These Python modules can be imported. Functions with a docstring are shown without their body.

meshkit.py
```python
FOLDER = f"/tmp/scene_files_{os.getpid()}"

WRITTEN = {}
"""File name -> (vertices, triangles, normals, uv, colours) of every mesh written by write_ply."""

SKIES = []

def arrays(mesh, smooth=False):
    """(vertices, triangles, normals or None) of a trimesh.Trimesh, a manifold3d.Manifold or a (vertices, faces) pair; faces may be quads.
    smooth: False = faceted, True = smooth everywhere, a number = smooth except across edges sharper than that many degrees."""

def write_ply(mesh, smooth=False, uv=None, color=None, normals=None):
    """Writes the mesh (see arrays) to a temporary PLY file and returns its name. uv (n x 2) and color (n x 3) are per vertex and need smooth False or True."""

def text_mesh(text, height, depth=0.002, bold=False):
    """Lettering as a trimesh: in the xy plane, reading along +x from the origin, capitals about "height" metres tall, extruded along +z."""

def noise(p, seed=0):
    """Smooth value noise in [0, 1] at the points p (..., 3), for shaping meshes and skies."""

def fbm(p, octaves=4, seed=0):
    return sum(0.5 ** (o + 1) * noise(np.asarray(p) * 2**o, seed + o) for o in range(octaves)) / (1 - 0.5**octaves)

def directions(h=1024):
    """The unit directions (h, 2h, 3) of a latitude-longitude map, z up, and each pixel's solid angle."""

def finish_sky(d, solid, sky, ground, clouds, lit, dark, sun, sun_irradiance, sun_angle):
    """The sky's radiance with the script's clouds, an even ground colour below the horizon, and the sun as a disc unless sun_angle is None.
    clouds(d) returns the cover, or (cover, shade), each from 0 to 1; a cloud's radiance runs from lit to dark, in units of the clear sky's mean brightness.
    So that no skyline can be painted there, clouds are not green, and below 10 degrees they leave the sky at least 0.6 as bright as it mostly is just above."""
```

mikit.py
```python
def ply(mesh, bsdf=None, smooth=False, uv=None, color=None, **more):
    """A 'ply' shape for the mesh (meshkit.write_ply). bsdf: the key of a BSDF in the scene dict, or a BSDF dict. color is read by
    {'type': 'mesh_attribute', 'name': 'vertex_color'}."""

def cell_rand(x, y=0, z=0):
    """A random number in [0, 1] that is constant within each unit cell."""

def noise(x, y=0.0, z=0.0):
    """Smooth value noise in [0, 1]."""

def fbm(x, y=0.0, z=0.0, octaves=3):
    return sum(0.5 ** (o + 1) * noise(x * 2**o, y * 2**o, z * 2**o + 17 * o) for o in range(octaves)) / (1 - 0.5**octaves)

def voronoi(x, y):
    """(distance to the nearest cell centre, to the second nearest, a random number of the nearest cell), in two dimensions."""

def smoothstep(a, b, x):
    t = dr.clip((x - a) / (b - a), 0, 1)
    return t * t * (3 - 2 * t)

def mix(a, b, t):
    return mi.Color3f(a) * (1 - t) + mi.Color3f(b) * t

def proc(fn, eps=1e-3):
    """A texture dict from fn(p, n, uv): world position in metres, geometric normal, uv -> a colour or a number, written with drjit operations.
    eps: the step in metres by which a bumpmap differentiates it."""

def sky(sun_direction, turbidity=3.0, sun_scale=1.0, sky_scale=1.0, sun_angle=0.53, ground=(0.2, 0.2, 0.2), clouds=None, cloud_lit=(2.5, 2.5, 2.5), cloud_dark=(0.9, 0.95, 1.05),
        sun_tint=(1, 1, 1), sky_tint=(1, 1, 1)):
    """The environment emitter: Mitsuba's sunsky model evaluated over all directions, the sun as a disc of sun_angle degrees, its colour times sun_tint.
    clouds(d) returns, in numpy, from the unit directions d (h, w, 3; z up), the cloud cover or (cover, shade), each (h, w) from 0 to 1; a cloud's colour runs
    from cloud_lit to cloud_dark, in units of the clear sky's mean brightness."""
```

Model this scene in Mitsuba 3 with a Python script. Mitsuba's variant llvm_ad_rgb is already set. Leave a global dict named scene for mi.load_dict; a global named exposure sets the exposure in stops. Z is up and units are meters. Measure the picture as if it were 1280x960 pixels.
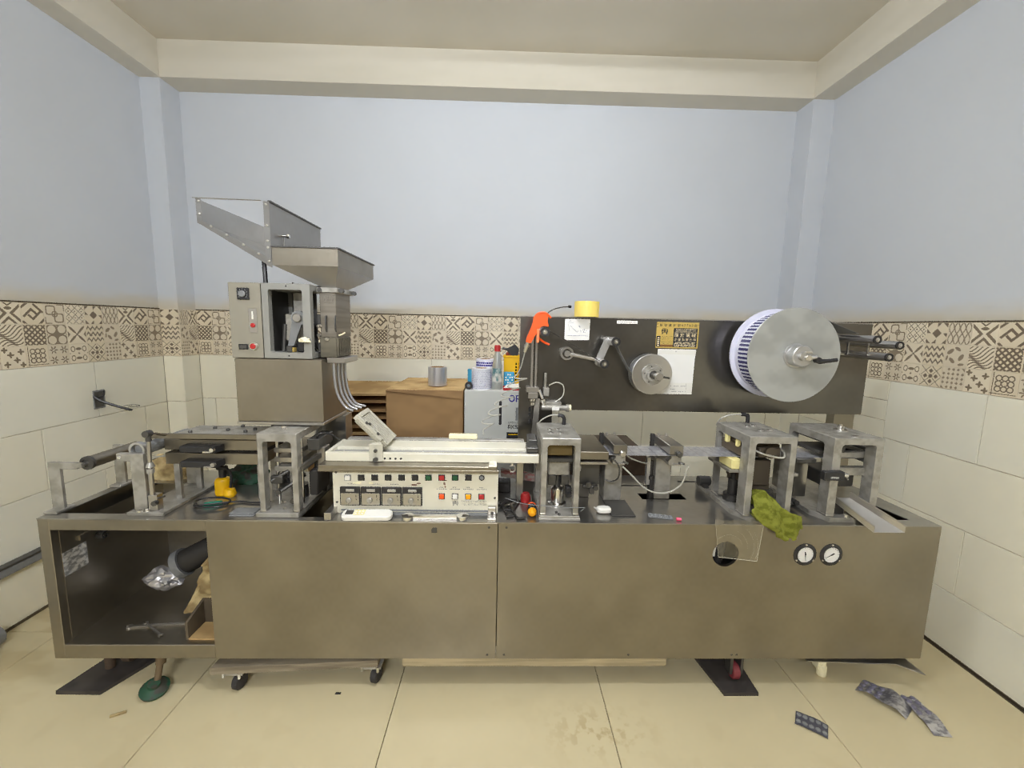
import math, random
import numpy as np, trimesh, shapely
import drjit as dr
import mitsuba as mi
import mikit, meshkit
from shapely.geometry import Polygon, Point, LineString, MultiPolygon, box as sbox
from shapely import affinity
from shapely.ops import unary_union

random.seed(7); rng = np.random.default_rng(11)
scene, labels = {'type': 'scene'}, {}
T = mi.ScalarTransform4f

# ---------------------------------------------------------------- camera
EYE = 1.4113
PITCH, YAW, ROLL, FPX = .1344, .0209, -.0218, 536.09
_cy, _sy, _cp, _sp, _cr, _sr = math.cos(YAW), math.sin(YAW), math.cos(PITCH), math.sin(PITCH), math.cos(ROLL), math.sin(ROLL)
fwd = np.array([_sy * _cp, _cy * _cp, -_sp]); rgt = np.array([_cy, -_sy, 0.0]); dwn = np.cross(fwd, rgt)
up = -(-_sr * rgt + _cr * dwn)
scene['camera'] = {'type': 'perspective', 'fov': 2 * math.degrees(math.atan(640 / FPX)), 'fov_axis': 'x', 'near_clip': .02, 'far_clip': 50.0,
                   'to_world': T().look_at(origin=[0, 0, EYE], target=[float(v) for v in np.array([0, 0, EYE]) + fwd], up=[float(v) for v in up])}

# ---------------------------------------------------------------- light level (the lamps themselves are built further down)
exposure = .24
LAMP = (122.0, 315.0)               # radiance of the two tube lamps
LAMP_RGB = (1.0, 1.035, 1.085)
LAMP_POS = ((.1, .95, 2.74), (-.5, -1.25, 2.42))

# ---------------------------------------------------------------- helpers: meshes
def cat(*m): return trimesh.util.concatenate([x for x in m])
def hull(pts): return trimesh.convex.convex_hull(np.array(pts, float))
def box(x0, x1, y0, y1, z0, z1, c=0.0):
    if x1 < x0: x0, x1 = x1, x0
    if y1 < y0: y0, y1 = y1, y0
    if z1 < z0: z0, z1 = z1, z0
    if c <= 0:
        m = trimesh.creation.box((x1 - x0, y1 - y0, z1 - z0)); m.apply_translation(((x0 + x1) / 2, (y0 + y1) / 2, (z0 + z1) / 2)); return m
    c = min(c, .45 * min(x1 - x0, y1 - y0, z1 - z0)); p = []
    for X, dx in ((x0, c), (x1, -c)):
        for Y, dy in ((y0, c), (y1, -c)):
            for Z, dz in ((z0, c), (z1, -c)):
                p += [(X, Y + dy, Z + dz), (X + dx, Y, Z + dz), (X + dx, Y + dy, Z)]
    return hull(p)
def move(m, x=0, y=0, z=0): m = m.copy(); m.apply_translation((x, y, z)); return m
def turn(m, axis, deg, at=(0, 0, 0)):
    m = m.copy(); m.apply_transform(trimesh.transformations.rotation_matrix(math.radians(deg), axis, at)); return m
def _frame(d):
    d = np.array(d, float); d /= np.linalg.norm(d)
    a = np.cross(d, (0, 0, 1) if abs(d[2]) < .9 else (1, 0, 0)); a /= np.linalg.norm(a)
    return a, np.cross(d, a), d
def lathe(profile, p0, axis, n=24):
    """profile: (r, h) pairs along axis from p0."""
    a, b, d = _frame(axis); p0 = np.array(p0, float); V, F = [], []
    th = np.arange(n) * 2 * math.pi / n
    for r, h in profile:
        V.append(p0 + d * h + max(r, 1e-5) * (np.cos(th)[:, None] * a + np.sin(th)[:, None] * b))
    V = np.vstack(V)
    for k in range(len(profile) - 1):
        for i in range(n):
            j = (i + 1) % n; q = (k * n + i, k * n + j, (k + 1) * n + j, (k + 1) * n + i)
            F += [(q[0], q[1], q[2]), (q[0], q[2], q[3])]
    m = trimesh.Trimesh(V, F, process=False)
    return m
def cyl(p0, p1, r, n=20, r2=None, c=0.0):
    p0, p1 = np.array(p0, float), np.array(p1, float); L = np.linalg.norm(p1 - p0); r2 = r if r2 is None else r2
    if c: pr = [(0, 0), (r - c, 0), (r, c), (r2, L - c), (r2 - c, L), (0, L)]
    else: pr = [(0, 0), (r, 0), (r2, L), (0, L)]
    return lathe(pr, p0, p1 - p0, n)
def ring(p0, axis, ro, ri, h, n=28): return lathe([(ri, 0), (ro, 0), (ro, h), (ri, h), (ri, 0)], p0, axis, n)
def tube(path, r, n=8, caps=True):
    P = np.array(path, float); k = len(P); tan = np.gradient(P, axis=0); tan /= np.linalg.norm(tan, axis=1)[:, None] + 1e-12
    a = _frame(tan[0])[0]; V, F = [], []; th = np.arange(n) * 2 * math.pi / n
    for i in range(k):
        a = a - tan[i] * a.dot(tan[i]); a /= np.linalg.norm(a); b = np.cross(tan[i], a)
        rr = r[i] if hasattr(r, '__len__') else r
        V.append(P[i] + rr * (np.cos(th)[:, None] * a + np.sin(th)[:, None] * b))
    V = np.vstack(V)
    for i in range(k - 1):
        for j in range(n):
            q = (i * n + j, i * n + (j + 1) % n, (i + 1) * n + (j + 1) % n, (i + 1) * n + j); F += [(q[0], q[1], q[2]), (q[0], q[2], q[3])]
    if caps:
        V = np.vstack([V, P[0], P[-1]]); c0, c1 = k * n, k * n + 1
        F += [(c0, (j + 1) % n, j) for j in range(n)] + [(c1, (k - 1) * n + j, (k - 1) * n + (j + 1) % n) for j in range(n)]
    return trimesh.Trimesh(V, F, process=False)
def curve(pts, n=24):
    """smooth path through the points (Catmull-Rom)"""
    P = np.array(pts, float); P = np.vstack([2 * P[0] - P[1], P, 2 * P[-1] - P[-2]]); out = []
    for i in range(1, len(P) - 2):
        for t in np.linspace(0, 1, n, endpoint=i == len(P) - 3):
            a, b, c, d = P[i - 1:i + 3]
            out.append(.5 * (2 * b + (c - a) * t + (2 * a - 5 * b + 4 * c - d) * t * t + (3 * b - a - 3 * c + d) * t ** 3))
    return np.array(out)
def _polys(p):
    p = p if isinstance(p, shapely.Geometry) else Polygon(p)
    return [g for g in getattr(p, 'geoms', [p]) if g.geom_type == 'Polygon' and g.area > 1e-10]
def extr(p, h): return cat(*[trimesh.creation.extrude_polygon(g, h, engine='earcut') for g in _polys(p)])
def pxy(p, z0, z1): return move(extr(p, z1 - z0), 0, 0, z0)
def pxz(p, y0, y1):
    m = extr(p, y1 - y0); v = np.array(m.vertices); m.vertices = np.stack([v[:, 0], y1 - v[:, 2], v[:, 1]], 1); return m
def pyz(p, x0, x1):
    m = extr(p, x1 - x0); v = np.array(m.vertices); m.vertices = np.stack([x0 + v[:, 2], v[:, 0], v[:, 1]], 1); return m
def rrect(x0, x1, z0, z1, r, seg=6): return sbox(x0 + r, z0 + r, x1 - r, z1 - r).buffer(r, quad_segs=seg)
def minus(a, *b): return trimesh.boolean.difference([a, *b], engine='manifold')
def sheet(path, w, t, axis):
    """a strip of thickness t swept along path (points), its width w along axis (centred)"""
    P = np.array(path, float); axis = np.array(axis, float); tan = np.gradient(P, axis=0); nrm = np.cross(tan, axis); nrm /= np.linalg.norm(nrm, axis=1)[:, None]
    V = []
    for i in range(len(P)):
        for s, u in ((-1, -1), (1, -1), (1, 1), (-1, 1)): V.append(P[i] + axis * s * w / 2 + nrm[i] * u * t / 2)
    F = []; k = len(P)
    for i in range(k - 1):
        for j in range(4):
            a, b = i * 4 + j, i * 4 + (j + 1) % 4; F += [(a, b, b + 4), (a, b + 4, a + 4)]
    F += [(0, 2, 1), (0, 3, 2), (4 * k - 4, 4 * k - 3, 4 * k - 2), (4 * k - 4, 4 * k - 2, 4 * k - 1)]
    m = trimesh.Trimesh(V, F, process=False); m.fix_normals(); return m
def grid_cloth(f, nu, nv, t):
    """closed thin cloth from f(u, v) -> point arrays"""
    u, v = np.meshgrid(np.linspace(0, 1, nu), np.linspace(0, 1, nv), indexing='ij'); P = f(u, v)
    du, dv = np.gradient(P, axis=0), np.gradient(P, axis=1); n = np.cross(du, dv); n /= np.linalg.norm(n, axis=-1, keepdims=True) + 1e-12
    V = np.vstack([(P + n * t / 2).reshape(-1, 3), (P - n * t / 2).reshape(-1, 3)]); N = nu * nv; F = []
    I = lambda i, j: i * nv + j
    for i in range(nu - 1):
        for j in range(nv - 1):
            a, b, c, d = I(i, j), I(i + 1, j), I(i + 1, j + 1), I(i, j + 1)
            F += [(a, b, c), (a, c, d), (N + a, N + c, N + b), (N + a, N + d, N + c)]
    edge = [(I(i, 0), I(i + 1, 0)) for i in range(nu - 1)] + [(I(nu - 1, j), I(nu - 1, j + 1)) for j in range(nv - 1)] + [(I(i + 1, nv - 1), I(i, nv - 1)) for i in reversed(range(nu - 1))] + [(I(0, j + 1), I(0, j)) for j in reversed(range(nv - 1))]
    for a, b in edge: F += [(a, N + b, b), (a, N + a, N + b)]
    return trimesh.Trimesh(V, F, process=False)

# ---------------------------------------------------------------- helpers: scene entries
BENCH = trimesh.transformations.rotation_matrix(.008, (0, 0, 1))     # the machine stands half a degree out of square with the room
FRAME = [None]
def numbered(key):
    if key not in scene and key not in labels and not any(k.startswith(key + '__') for k in scene): return key
    i = 1
    while f'{key}_{i:03d}' in scene or f'{key}_{i:03d}' in labels or any(k.startswith(f'{key}_{i:03d}__') for k in scene): i += 1
    return f'{key}_{i:03d}'
def put(par, name, mesh, mat, smooth=False, label=None, **kw):
    key = numbered(f'{par}__{name}' if par else name)
    if FRAME[0] is not None: mesh = mesh.copy(); mesh.apply_transform(FRAME[0])
    scene[key] = mikit.ply(mesh, mat, smooth, **kw)
    if label: labels[key] = {'label': label}
    return key
def thing(name, label, category, group=None, kind=None):
    key = numbered(name); labels[key] = {'label': label, 'category': category}
    if group: labels[key]['group'] = group
    if kind: labels[key]['kind'] = kind
    return key
def one(name, mesh, mat, label, category, smooth=False, group=None, kind=None):
    key = put(None, name, mesh, mat, smooth); labels[key] = {'label': label, 'category': category}
    if group: labels[key]['group'] = group
    if kind: labels[key]['kind'] = kind
    return key
def struct(name, mesh, mat, label, category, smooth=False): return one(name, mesh, mat, label, category, smooth, None, 'structure')
def bolt(p, axis, r=.006, h=.005): return lathe([(0, 0), (r, 0), (r, h * .7), (r * .8, h), (0, h)], p, axis, 6)
def dome(p, axis, r=.004, h=.0025): return lathe([(r, 0), (r * .8, h * .7), (0, h)], p, axis, 8)

# ---------------------------------------------------------------- materials
def srgb(r, g, b):
    f = lambda c: (c / 255 / 12.92) if c / 255 < .04045 else ((c / 255 + .055) / 1.055) ** 2.4
    return [f(r), f(g), f(b)]
def pr(name, col, rough=.5, metal=0.0, spec=.5, cc=0.0, **k):
    c = col if isinstance(col, dict) else {'type': 'rgb', 'value': list(col)}
    b = {'type': 'principled', 'base_color': c, 'roughness': rough, 'metallic': metal, 'specular': spec, **k}
    if cc: b['clearcoat'] = cc; b['clearcoat_gloss'] = .9
    scene[name] = b if 'spec_trans' in k else {'type': 'twosided', 'bsdf': b}
    return name
def mottled(c0, c1, sx, sy, sz, lo=.35, hi=.7, oct=3):
    a, b = mi.Color3f(c0), mi.Color3f(c1)
    return mikit.proc(lambda p, n, uv: mikit.mix(a, b, mikit.smoothstep(lo, hi, mikit.fbm(p.x * sx, p.y * sy, p.z * sz, oct))))
def steel_tex(c0, c1):
    a, b = mi.Color3f(c0), mi.Color3f(c1)
    def fn(p, n, uv):
        stain = mikit.smoothstep(.35, .75, mikit.fbm(p.x * 5, p.y * 5, p.z * 4, 3))
        fine = mikit.noise(p.x * 90, p.y * 90, p.z * 60)
        return mikit.mix(a, b, dr.clip(stain * .75 + fine * .25, 0, 1))
    return mikit.proc(fn)
STEEL = pr('mat_steel', steel_tex((.335, .305, .25), (.265, .24, .195)), .37, .95)
PANELM = pr('mat_panel_steel', steel_tex((.185, .178, .165), (.135, .128, .117)), .22, .92)
STEEL_TOP = pr('mat_steel_top', steel_tex((.40, .39, .37), (.26, .25, .23)), .17, .88)
HOPPERM = pr('mat_hopper_steel', steel_tex((.33, .32, .305), (.27, .26, .24)), .3, .92)
STEEL_LITE = pr('mat_steel_light', (.47, .455, .43), .28, .92)
CAST = pr('mat_cast', mottled((.40, .39, .365), (.29, .28, .25), 30, 30, 30), .38, .5)
CHROME = pr('mat_chrome', (.75, .74, .72), .12, 1.0)
ALU = pr('mat_aluminium', (.50, .50, .50), .32, .75)
DARKM = pr('mat_dark_metal', (.10, .098, .095), .4, .7)
IRON = pr('mat_black_iron', (.035, .033, .032), .5, .3)
BLACK = pr('mat_black', (.018, .018, .02), .38)
RUBBER = pr('mat_rubber', (.03, .028, .028), .75)
WHITE = pr('mat_white', srgb(222, 221, 215), .35)
PAPER = pr('mat_paper', srgb(226, 226, 224), .8, spec=.2)
INK = pr('mat_ink', (.03, .03, .032), .7, spec=.2)
GREYINK = pr('mat_grey_ink', (.22, .22, .21), .7, spec=.2)
CREAMP = pr('mat_cream_panel', srgb(206, 202, 185), .4)
RAIL = pr('mat_rail', srgb(212, 209, 193), .25, cc=.4)
IVORY = pr('mat_ivory', srgb(228, 222, 190), .4)
ORANGE = pr('mat_orange', srgb(238, 88, 30), .35)
AMBER = pr('mat_amber', srgb(235, 160, 20), .3)
YELLOW = pr('mat_yellow', srgb(228, 178, 8), .4)
TAPE = pr('mat_tape', srgb(232, 208, 108), .35, cc=.3)
RED = pr('mat_red', srgb(172, 42, 42), .4)
GREEN = pr('mat_green', srgb(24, 78, 50), .4)
TEAL = pr('mat_teal', srgb(20, 120, 95), .5)
BLUE = pr('mat_blue', srgb(60, 150, 190), .45)
NAVY = pr('mat_navy', srgb(48, 44, 130), .5)
GREYP = pr('mat_grey_plastic', srgb(120, 122, 124), .5)
UNITG = pr('mat_unit_grey', srgb(186, 188, 184), .45)
FROST = pr('mat_frosted', mottled(srgb(168, 170, 168), srgb(154, 156, 154), 14, 14, 14), .38, .25)
LAV = pr('mat_lavender', srgb(205, 206, 222), .35)
FOILB = pr('mat_foil_blue', srgb(66, 66, 112), .35, .3)
SILVER = pr('mat_silver_foil', (.62, .62, .66), .28, .75)
CARD = pr('mat_cardboard', mottled(srgb(150, 120, 84), srgb(134, 106, 74), 6, 6, 9), .8, spec=.2)
CARD2 = pr('mat_cardboard_pale', mottled(srgb(186, 158, 112), srgb(160, 130, 88), 9, 9, 9), .8, spec=.2)
PLY = pr('mat_plywood', mottled(srgb(176, 162, 132), srgb(150, 138, 112), 4, 20, 60), .7, spec=.3)
BROWNP = pr('mat_brown_paper', mottled(srgb(190, 172, 128), srgb(140, 120, 84), 22, 22, 22), .75, spec=.25)
CLOTH = pr('mat_green_cloth', mottled(srgb(124, 128, 54), srgb(94, 98, 34), 60, 60, 60), .95, spec=.1, sheen=.5)
HOSE = pr('mat_clear_hose', srgb(172, 171, 162), .12, cc=.8)
DIRTYG = pr('mat_dirty_green', mottled(srgb(24, 66, 46), srgb(48, 48, 40), 40, 40, 40, .45, .6), .6)
DARKPL = pr('mat_dark_plate', mottled((.05, .043, .04), (.03, .026, .025), 12, 12, 12), .6)
RUSTY = pr('mat_rusty', mottled(srgb(150, 138, 130), srgb(150, 96, 92), 50, 50, 50, .45, .65), .6, .2)
GOLD = pr('mat_gold', srgb(190, 163, 90), .4, .1)
TURNED = pr('mat_turned', (.62, .62, .62), .24, .97)
PINK = pr('mat_pink', srgb(236, 96, 130), .4)
scene['mat_acrylic_sheet'] = {'type': 'thindielectric', 'int_ior': 1.49}
scene['mat_acrylic'] = {'type': 'roughdielectric', 'int_ior': 1.35, 'alpha': .12}
ACRSHEET, ACRYLIC = 'mat_acrylic_sheet', 'mat_acrylic'
FROSTC = pr('mat_milky', srgb(184, 181, 167), .25, cc=.6)
# ================================================================ the room
XL, XR, YB, YF = -2.21, 2.015, 2.983, -2.3
ZB, ZBT, ZBEAM, ZCEIL = 1.1705, 1.4705, 2.842, 3.05
PIER_L, PIER_R, PIER_D = .121, .132, .158
TW, TH, JOINT, TT = .6, .3, .0034, .007

def wall_paint(p, n, uv):
    base = mikit.mix(srgb(197, 202, 210), srgb(191, 195, 202), mikit.fbm(p.x * 2.2, p.y * 2.2, p.z * 1.6, 3))
    edge = 1 - mikit.smoothstep(0.0, .11, p.z - 1.47 + .06 * (mikit.fbm(p.x * 7, p.y * 7, p.z * 14, 3) - .5))
    return mikit.mix(base, srgb(196, 186, 164), edge * .8)
PAINT = pr('mat_wall_paint', mikit.proc(wall_paint), .7, spec=.25)
BEAMP = pr('mat_beam_paint', mottled(srgb(202, 197, 184), srgb(195, 190, 176), 1.2, 1.2, 6), .7, spec=.25)
CEILP = pr('mat_ceiling_paint', mottled(srgb(198, 192, 178), srgb(190, 184, 168), 1.5, 1.5, 1.5), .8, spec=.2)
GROUT = pr('mat_grout', srgb(84, 76, 62), .9, spec=.1)
def floor_tex(p, n, uv):
    f = mikit.fbm(p.x * 2.5, p.y * 2.5, 0, 3)
    c = mikit.mix(srgb(198, 187, 154), srgb(191, 179, 146), f)
    d = mikit.smoothstep(.62, .8, mikit.fbm(p.x * 9 + 3, p.y * 9, 2.0, 4))
    spot = dr.exp(-(dr.square(p.x - .36) / .02 + dr.square(p.y - 1.33) / .006)) * mikit.smoothstep(.45, .7, mikit.fbm(p.x * 45, p.y * 45, 0, 3))
    left = mikit.smoothstep(-1.55, -2.0, p.x) * mikit.smoothstep(.4, .65, mikit.fbm(p.x * 6, p.y * 12, 5.0, 3))
    return mikit.mix(c, srgb(150, 126, 74), dr.clip(d * .06 + spot * .45 + left * .25, 0, 1))
FLOORT = pr('mat_floor_tile', mikit.proc(floor_tex), .22, spec=.45)
TILES = [pr(f'mat_wall_tile{i}', c, .2, spec=.5) for i, c in enumerate((srgb(231, 228, 212), srgb(228, 226, 212), srgb(232, 228, 210)))]
scene['mat_band'] = {'type': 'twosided', 'bsdf': {'type': 'principled', 'base_color': {'type': 'mesh_attribute', 'name': 'vertex_color'}, 'roughness': .4, 'specular': .4}}

FRAME[0] = None
fl = struct('floor', box(XL - .1, XR + .1, YF - .1, YB + .1, -.12, -.006), GROUT, 'glossy cream tiled floor of the room under the machine', 'floor')
FX = [-2.21, -1.974, -1.18, -.386, .408, 1.202, 1.996, 2.015]; FY = [-2.3, -1.39, -.595, .2, 1.003, 1.803, 2.603, 2.983]
for i in range(len(FX) - 1):
    for j in range(len(FY) - 1):
        if FX[i + 1] - FX[i] < .03: continue
        put(fl, 'tile', box(FX[i] + .0013, FX[i + 1] - .0013, FY[j] + .0013, FY[j + 1] - .0013, -.01, 0, .0012), FLOORT)
struct('ceiling', box(XL - .1, XR + .1, YF - .1, YB + .1, ZCEIL, ZCEIL + .1), CEILP, 'plain cream-grey ceiling above the machine', 'ceiling')
wl = struct('wall_left', box(XL - .1, XL - TT, YF - .1, YB + .1, 0, ZCEIL), PAINT, 'left wall, pale blue above a patterned tile band and cream tiles', 'wall')
wr = struct('wall_right', box(XR + TT, XR + .1, YF - .1, YB + .1, 0, ZCEIL), PAINT, 'right wall, pale blue above a patterned tile band and cream tiles', 'wall')
wb = struct('wall_back', box(XL - .1, XR + .1, YB + TT, YB + .1, 0, ZCEIL), PAINT, 'back wall behind the machine, pale blue above patterned tile band', 'wall')
struct('wall_front', box(XL - .1, XR + .1, YF - .1, YF, 0, ZCEIL), pr('mat_front_wall', srgb(128, 122, 112), .6), 'plain wall facing the machine behind the viewer', 'wall')
pl = struct('column_left', box(XL - .02, XL + PIER_L - TT, YB - PIER_D + TT, YB + .02, 0, ZBEAM + .02), PAINT, 'shallow corner pier in the left back corner, tiled below', 'column')
pR = struct('column_right', box(XR - PIER_R + TT, XR + .02, YB - PIER_D + TT, YB + .02, 0, ZBEAM + .02), PAINT, 'shallow corner pier in the right back corner, tiled below', 'column')
struct('beam_back', box(XL - .02, XR + .02, YB - PIER_D, YB + .02, ZBEAM, ZCEIL + .01, .002), BEAMP, 'cream ceiling beam along the back wall', 'beam')
struct('beam_left', box(XL - .02, XL + PIER_L, YF, YB - PIER_D, ZBEAM, ZCEIL + .01, .002), BEAMP, 'cream ceiling beam along the left wall', 'beam')
struct('beam_right', box(XR - PIER_R, XR + .02, YF, YB - PIER_D, ZBEAM, ZCEIL + .01, .002), BEAMP, 'cream ceiling beam along the right wall', 'beam')

# --- flat print of the patterned band: 18 motifs in the unit square, lying on each 10 cm square
def L(*p, w=.05, cap=2): return LineString(p).buffer(w / 2, cap_style=cap, join_style=2)
def leaf(cx, cy, a, l, w):
    e = affinity.scale(Point(0, 0).buffer(1, quad_segs=4), l, w); return affinity.translate(affinity.rotate(e, a, origin=(0, 0)), cx, cy)
def rg(cx, cy, r, w=.05, sx=1, sy=1): return affinity.scale(Point(cx, cy).buffer(r, quad_segs=5).difference(Point(cx, cy).buffer(r - w, quad_segs=5)), sx, sy)
def dia(cx, cy, r): return Polygon([(cx - r, cy), (cx, cy - r), (cx + r, cy), (cx, cy + r)])
def rot4(f): return unary_union([affinity.rotate(g, 90 * k, origin=(.5, .5)) for k in range(4) for g in f])
def motifs():
    U = unary_union; m = []
    m.append(U([L((0, .12), (.38, .5), (0, .88), w=.11), L((1, .12), (.62, .5), (1, .88), w=.11), leaf(.5, .72, 0, .16, .07), L((.2, 0), (.5, .3), (.8, 0), w=.1), L((.3, 1), (.5, .84), (.7, 1), w=.06)]))
    m.append(U([L((.1, .35), (.45, .7), (.7, .45), (.5, .25), (.3, .45), w=.1), L((.9, .65), (.55, .3), w=.1), L((0, .75), (.3, 1), w=.1), L((.55, .95), (.95, .55), w=.1), L((.05, .15), (.2, 0), w=.1), L((.75, 0), (1, .25), w=.1)]))
    m.append(U([rrect(.08, .55, .45, .92, .12).difference(rrect(.14, .49, .51, .86, .08)), rrect(.45, .92, .08, .55, .12).difference(rrect(.51, .86, .14, .49, .08)), L((.62, .95), (.95, .95), (.95, .65), w=.05), L((.05, .35), (.05, .05), (.35, .05), w=.05), rrect(.36, .64, .36, .64, .1).difference(rrect(.41, .59, .41, .59, .06))]))
    m.append(U([L((k, 0), (k + 1, 1), w=.03) for k in np.arange(-1, 1.01, .34)] + [L((k + 1, 0), (k, 1), w=.03) for k in np.arange(-1, 1.01, .34)] + [dia(x, y, .05) for x in (.17, .5, .85) for y in (.34, .67)]))
    m.append(rot4([Polygon([(.02, .02), (.25, .02), (.02, .25)]), Polygon([(.5, .5), (.5, .28), (.28, .5)]), Polygon([(.3, .02), (.5, .02), (.5, .22)])]))
    m.append(U([LineString([(x + s * .11 * math.sin(t * 2 * math.pi), t) for t in np.linspace(0, 1, 13)]).buffer(.022, cap_style=2) for x in (.14, .38, .62, .86) for s in (1, -1)]))
    m.append(U([LineString([(t, b + .14 * math.sin(t * 6 + b * 5) + .35 * t) for t in np.linspace(0, 1, 10)]).buffer(.024, cap_style=2) for b in np.arange(-.45, 1.0, .13)]))
    m.append(U([L((k, 0), (k + 1, 1), w=.075) for k in np.arange(-1, 1.01, .25)] + [L((k + 1, 0), (k, 1), w=.075) for k in np.arange(-1, 1.01, .25)]))
    m.append(U([rg(x, y, .27, .075) for x in (.26, .74) for y in (.24, .76)] + [dia(.5, .5, .17), dia(.5, 0, .1), dia(.5, 1, .1), dia(0, .5, .08), dia(1, .5, .08)]))
    m.append(U([leaf(.27, .27, 45, .27, .06), leaf(.73, .27, 135, .27, .06), leaf(.27, .73, 135, .27, .06), leaf(.73, .73, 45, .27, .06), Point(.5, .5).buffer(.06), Polygon([(0, .3), (.16, .5), (0, .7)]), Polygon([(1, .3), (.84, .5), (1, .7)])]))
    m.append(U([L(*[(x, y + (.09 if k % 2 else -.09)) for k, x in enumerate(np.linspace(0, 1, 9))], w=.06) for y in (.2, .5, .8)] + [Polygon([(x, .36), (x + .1, .42), (x, .48), (x - .1, .42)]) for x in (.25, .75)]))
    m.append(U([leaf(.25, .7, 40, .17, .09), leaf(.55, .82, -30, .14, .07), leaf(.72, .45, 60, .17, .09), leaf(.35, .3, -45, .16, .08), leaf(.75, .14, 10, .13, .06), leaf(.12, .4, 80, .12, .05)]))
    m.append(U([leaf(x + .07 * math.cos(a), y + .07 * math.sin(a), math.degrees(a), .075, .045) for x, y in ((.15, .85), (.38, .62), (.62, .38), (.85, .15), (.8, .75), (.22, .2)) for a in (0, math.pi / 2, math.pi, 1.5 * math.pi)]))
    m.append(U([rg(x, y, .13, .045) for x in (.3, .52, .74) for y in (.3, .52, .74)] + [L((0, .1), (1, .1), w=.03), L((.1, 0), (.1, 1), w=.03)]))
    m.append(U([leaf(x + .12 * math.cos(a), y + .12 * math.sin(a), math.degrees(a), .09, .035) for x in (.25, .75) for y in (.25, .75) for a in np.arange(6) * math.pi / 3]))
    m.append(U([rg(x, y, .14, .045, .85, 1.1) for x in (.2, .8) for y in (.28, .75)] + [leaf(.5, .28, 0, .16, .07), leaf(.5, .75, 0, .16, .07), dia(.5, .52, .06), dia(.02, .52, .06), dia(.98, .52, .06)]))
    m.append(U([L((k, 0), (k + 1, 1), w=.028) for k in np.arange(-1, 1.01, .5)] + [L((k + 1, 0), (k, 1), w=.028) for k in np.arange(-1, 1.01, .5)] + [dia(x, y, .11) for x, y in ((.25, .5), (.75, .5), (.5, .25), (.5, .75), (0, 0), (1, 1), (0, 1), (1, 0), (.5, .5))]))
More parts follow.
